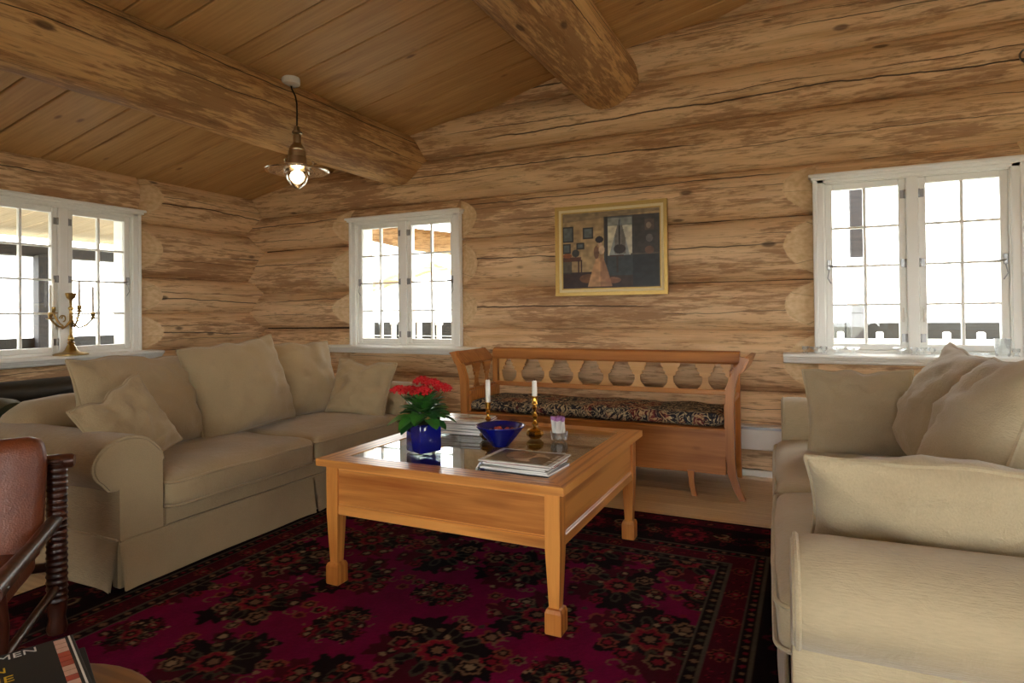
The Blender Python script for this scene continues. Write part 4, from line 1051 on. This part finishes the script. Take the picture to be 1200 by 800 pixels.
# ================================================================== left window sill: candelabra
cd = thing('candelabra', (-5.515, 3.075, .932), 0, 'five-armed brass candelabra standing on the left window sill', 'candelabra')
MB().lathe([(.125, 0), (.125, .008), (.10, .018), (.06, .026), (.045, .04), (.032, .07), (.022, .09), (.028, .10), (.018, .11)], 28).build('base', 'old_brass', cd, True)
MB().lathe([(.016, .11), (.024, .125), (.02, .15), (.011, .17), (.011, .24), (.018, .25), (.02, .265), (.012, .275), (.012, .37), (.02, .378), (.02, .39), (.01, .40), (.011, .45), (.018, .46), (.03, .47), (.036, .49), (.04, .51), (.036, .512), (.02, .492), (.004, .488)], 18).build('stem', 'old_brass', cd, True)
for qi, (dy, dx, zz, cl) in enumerate(((-.165, .02, .30, .22), (-.10, -.06, .345, .23), (.10, -.06, .36, .21), (.165, .02, .30, .22))):
    am = MB(); pts = []
    for k in range(13):
        u = k/12; pts.append((dx*u, dy*u, .29-.075*math.sin(PI*u)*(1 if u < .5 else .8)+(zz-.29)*u*u))
    am.tube(pts, .0075, 8)
    cpts = [(dx*.42+.0, dy*(.42+.14*math.cos(q)), .30+.026*math.sin(q)) for q in [x*.5 for x in range(10)]]
    am.tube(cpts, .005, 6)
    o = am.build('arm', 'old_brass', cd, True)
    MB().lathe([(.008, zz-.008), (.03, zz), (.032, zz+.005), (.014, zz+.008), (.012, zz+.016), (.017, zz+.024), (.016, zz+.05), (.019, zz+.052), (.010, zz+.052)], 16, Matrix.Translation((dx, dy, 0))).build('candle_cup', 'old_brass', o, True)
    c = MB().lathe([(.009, 0), (.0095, .003), (.0085, cl-.01), (.004, cl)], 12).build('candle', 'candle_wax', None, True, (-5.515+dx, 3.075+dy, .932+zz+.0525))
    tag(c, ('leftmost', 'second from left', 'third from left', 'rightmost')[qi]+' slim white candle in the candelabra on the left window sill', 'candle', 'candles in the candelabra')
# ================================================================== right window sill: glassware
gm1 = MB().lathe([(.026, 0), (.027, .003), (.012, .010), (.008, .018), (.016, .026), (.034, .034), (.044, .046), (.042, .047), (.03, .037), (.006, .03)], 18, closed=False).mesh('tealight_holder', 'clear_glass', 'all')
gm2 = MB().lathe([(.018, 0), (.02, .003), (.011, .012), (.011, .02), (.022, .03), (.024, .05), (.022, .05), (.019, .032), (.004, .026)], 16, closed=False).mesh('tealight_holder_small', 'clear_glass', 'all')
ORD = ('first', 'second', 'third', 'fourth', 'fifth', 'sixth', 'seventh'); KS = (1, 0, 1, 0, 0, 0, 1, 0, 1, 1, 1)
for i, (x, k) in enumerate(((-.02, 1), (.045, 0), (.10, 1), (.19, 0), (.285, 0), (.565, 0), (.645, 1), (.70, 0), (.745, 1), (1.20, 1), (1.26, 1))):
    o = link('tealight_holder', gm2 if k else gm1, None, (x, 4.955+.02*(i % 2), .9305))
    tag(o, ORD[sum(1 for q in KS[:i] if q == k)]+(' small footed clear glass tealight holder from left on the right window sill' if k else ' wide shallow clear glass tealight dish from left on the right window sill'), 'tealight holder', 'small glass tealight holders' if k else 'wide glass tealight dishes')
o = MB().lathe([(.03, 0), (.06, .006), (.085, .018), (.088, .024), (.084, .024), (.058, .012), (.01, .006)], 26, closed=False).build('glass_plate', 'clear_glass', None, 'all', (.985, 4.955, .9305)); tag(o, 'shallow clear glass plate beside the tumbler on the right sill', 'plate')
o = MB().lathe([(.036, 0), (.038, .004), (.04, .014), (.047, .115), (.044, .115), (.037, .02), (.01, .016)], 24, closed=False).build('glass_tumbler', 'clear_glass', None, 'all', (1.125, 4.95, .9305)); tag(o, 'tall clear glass tumbler on the right window sill', 'tumbler')
# ================================================================== heater and wall fittings
ht = thing('wall_heater', (.0, 4.965, .21), 0, 'long white electric heater low on the log wall beside the bench', 'heater')
MB().bx(-.75, .45, -.045, .04, 0, .18, .008).build('housing', 'heater_white', ht)
MB().bx(-.73, .43, -.047, -.04, .15, .168, .002).build('air_grille', 'steel', ht)
MB().bx(-.72, .42, .04, .06, .04, .14).build('wall_bracket', 'steel', ht)
o = MB().lathe([(.02, 0), (.09, .004), (.12, .018), (.125, .026), (.118, .026), (.085, .012), (.01, .01)], 28, Matrix.Rotation(PI/2, 4, 'X')).build('wall_plate', 'dark_red_ceramic', None, True, (.625, 4.985, 3.47)); tag(o, 'dark red round plate hung high on the log wall', 'plate')
o = MB().tube([(.045*math.cos(k*PI/10), 0, .045*math.sin(k*PI/10)) for k in range(20)], .006, 8, loop=True).tube([(0, 0, .045), (0, .02, .05), (0, .05, .05)], .005, 6).build('metal_ring', 'steel', None, True, (1.29, 4.975, 2.85)); tag(o, 'pale metal ring on the log wall above the right window', 'ring')
# ================================================================== dark leather sofa by the left window
ds = thing('leather_sofa', (-4.62, 2.15, 0), PI/2, 'dark leather sofa with rolled back under the left window', 'sofa')
MB().bx(.1, 1.95, .02, .82, .10, .42, .03).build('base', 'leather_black', ds)
def roll(name, mat, x0, x1, y, z, r, axis='x'):
    n = 10; pts = [(x0+(x1-x0)*k/n, y, z) for k in range(n+1)] if axis == 'x' else [(y, x0+(x1-x0)*k/n, z) for k in range(n+1)]
    return MB().tube(pts, [r*(.82 if k in (0, n) else 1) for k in range(n+1)], 20)
mb = roll('', '', .05, 2.0, .70, .67, .105); mb.bx(.08, 1.97, .64, .84, .3, .68, .02); mb.build('back', 'leather_black', ds, 40)
for x in (.08, 1.97):
    mb = roll('', '', .0, .80, x, .60, .12, 'y'); mb.bx(x-.07, x+.07, .03, .80, .1, .6, .02); mb.build('arm', 'leather_green', ds, 40)
for k in range(2): rblock(.86, .62, .15, .05, .02, .01, 10, k).build('seat_cushion', 'leather_black', ds, 'all', (.60+.87*k, .33, .47))
for (x, y) in ((.12, .08), (1.9, .08), (.12, .76), (1.9, .76)): MB().lathe([(.03, 0), (.04, .03), (.03, .10)], 10, Matrix.Translation((x, y, 0))).build('foot', 'dark_turned_wood', ds)
# ================================================================== leather armchair, lower left corner of the view
# local: x across (0 = near side), y depth (0 = back, + = front)
ac = thing('leather_armchair', (-2.675, 1.437, .012), 0, 'cognac leather armchair with dark turned wood frame', 'armchair')
fx, fy = Vector((.74, -.67, 0)).normalized(), Vector((-.67, -.74, 0)).normalized()   # forward, sideways
ac.matrix_world = Matrix(((fy.x, fx.x, 0, -2.675), (fy.y, fx.y, 0, 1.437), (0, 0, 1, .012), (0, 0, 0, 1)))
AWd, ADp = .66, .62
for x in (0, AWd):
    rp = [(.030, 0), (.036, .02), (.028, .06), (.034, .10)]
    z = .12
    while z < .66: rp += [(.034, z), (.038, z+.008), (.034, z+.016)]; z += .024
    rp += [(.036, .665), (.040, .67), (.036, .68), (.018, .684)]
    MB().lathe(rp, 16, Matrix.Translation((x, 0, 0))).build('rear_post', 'dark_turned_wood', ac, 30)
    MB().lathe([(.026, 0), (.032, .02), (.026, .06), (.034, .3), (.026, .40), (.034, .42), (.020, .44)], 16, Matrix.Translation((x, ADp, 0))).build('front_post', 'dark_turned_wood', ac, 30)
    MB().tube([(x, -.02, .445), (x, .1, .44), (x, .3, .43), (x, .5, .425), (x, ADp+.05, .42)], [.026, .028, .026, .03, .034], 12).build('armrest', 'dark_turned_wood', ac, True)
    MB().tube([(x, 0, .18), (x, ADp, .18)], .016, 10).build('side_rail', 'dark_turned_wood', ac, True)
MB().tube([(-.06, 0, .668), (-.05, 0, .668), (AWd+.05, 0, .668), (AWd+.06, 0, .668)], [.022, .028, .028, .022], 14).build('top_rail', 'dark_turned_wood', ac, 40)
for yy in (0, ADp): MB().tube([(0, yy, .26), (AWd, yy, .26)], .018, 10).build('seat_rail', 'dark_turned_wood', ac, True)
o = rblock(AWd-.10, .56, .12, .045, .02, .01, 12, 5).build('seat_cushion', 'leather_cognac', ac, 'all', (AWd/2, ADp/2+.01, .315))
o = rblock(AWd-.05, .11, .47, .045, 0, .02, 12, 8, .006).build('back_cushion', 'leather_cognac', ac, 'all', (AWd/2+.01, .075, .545)); o.rotation_euler = (R(8), 0, 0)
# ================================================================== stool with books, lower left corner
so_ = thing('round_stool', (-1.43, .625, .0125), 0, 'round wooden stool holding two black books in the lower left corner', 'stool')
MB().lathe([(.27, .385), (.295, .39), (.305, .402), (.302, .415), (.29, .42), (.02, .42)], 44).build('top', 'stool_wood', so_, 30)
MB().lathe([(.25, .34), (.262, .345), (.262, .386), (.25, .386)], 40).build('rim', 'stool_wood', so_, 30)
for k in range(4):
    a = PI/4+k*PI/2; c, s = math.cos(a), math.sin(a)
    MB().tube([(.2*c, .2*s, .36), (.225*c, .225*s, .2), (.25*c, .25*s, 0)], [.022, .019, .016], 10).build('leg', 'stool_wood', so_, True)
def book(label, loc, rz, w, d, t, name='book'):
    root = thing(name, loc, rz, label, 'book')
    MB().bx(-w/2, w/2, -d/2, d/2, 0, .004, .001).bx(-w/2, w/2, -d/2, d/2, t-.004, t, .001).bx(-w/2, -w/2+.004, -d/2, d/2, 0, t, .001).build('cover', 'black_cloth', root)
    MB().bx(-w/2+.004, w/2-.006, -d/2+.006, d/2-.006, .004, t-.004).build('pages', 'paper_white', root); return root
def text(body, size, mat, parent, loc, align='RIGHT'):
    cu_ = bpy.data.curves.new('lettering', 'FONT'); cu_.body = body; cu_.size = size; cu_.align_x = align; cu_.extrude = .0003
    tmp = bpy.data.objects.new('lettering_curve', cu_); COL.objects.link(tmp); cu_.materials.append(MATS[mat])
    bpy.context.view_layer.update(); me = bpy.data.meshes.new_from_object(tmp.evaluated_get(bpy.context.evaluated_depsgraph_get())); bpy.data.objects.remove(tmp)
    return link('lettering', me, parent, loc)

bxy = (-1.486, .726)
b1 = book('black hardback book lying underneath the book with yellow lettering', (bxy[0]+.012, bxy[1]+.006, .4325), R(66), .235, .31, .03)
b2 = book('black book titled in white and yellow letters on the round stool', (bxy[0], bxy[1], .463), R(68), .22, .30, .034)
ZT = .0342
text('WOMEN', .036, 'ink_white', b2, (.042, .116, ZT)); text('IN', .034, 'ink_yellow', b2, (-.016, .056, ZT)); text('THE', .040, 'ink_yellow', b2, (-.006, .008, ZT))
plain('strip_pink', (206, 168, 150), .3); plain('strip_red', (170, 66, 44), .3)
for i in range(11):
    MB().bx(.072, .094, .118-.024*i, .140-.024*i, .034, .0345).build('film_frame', 'strip_red' if i in (3, 4, 5, 8) else 'strip_pink', b2)
MB().bx(.100, .104, -.147, .147, .034, .0345).build('cover_line', 'ink_white', b2)
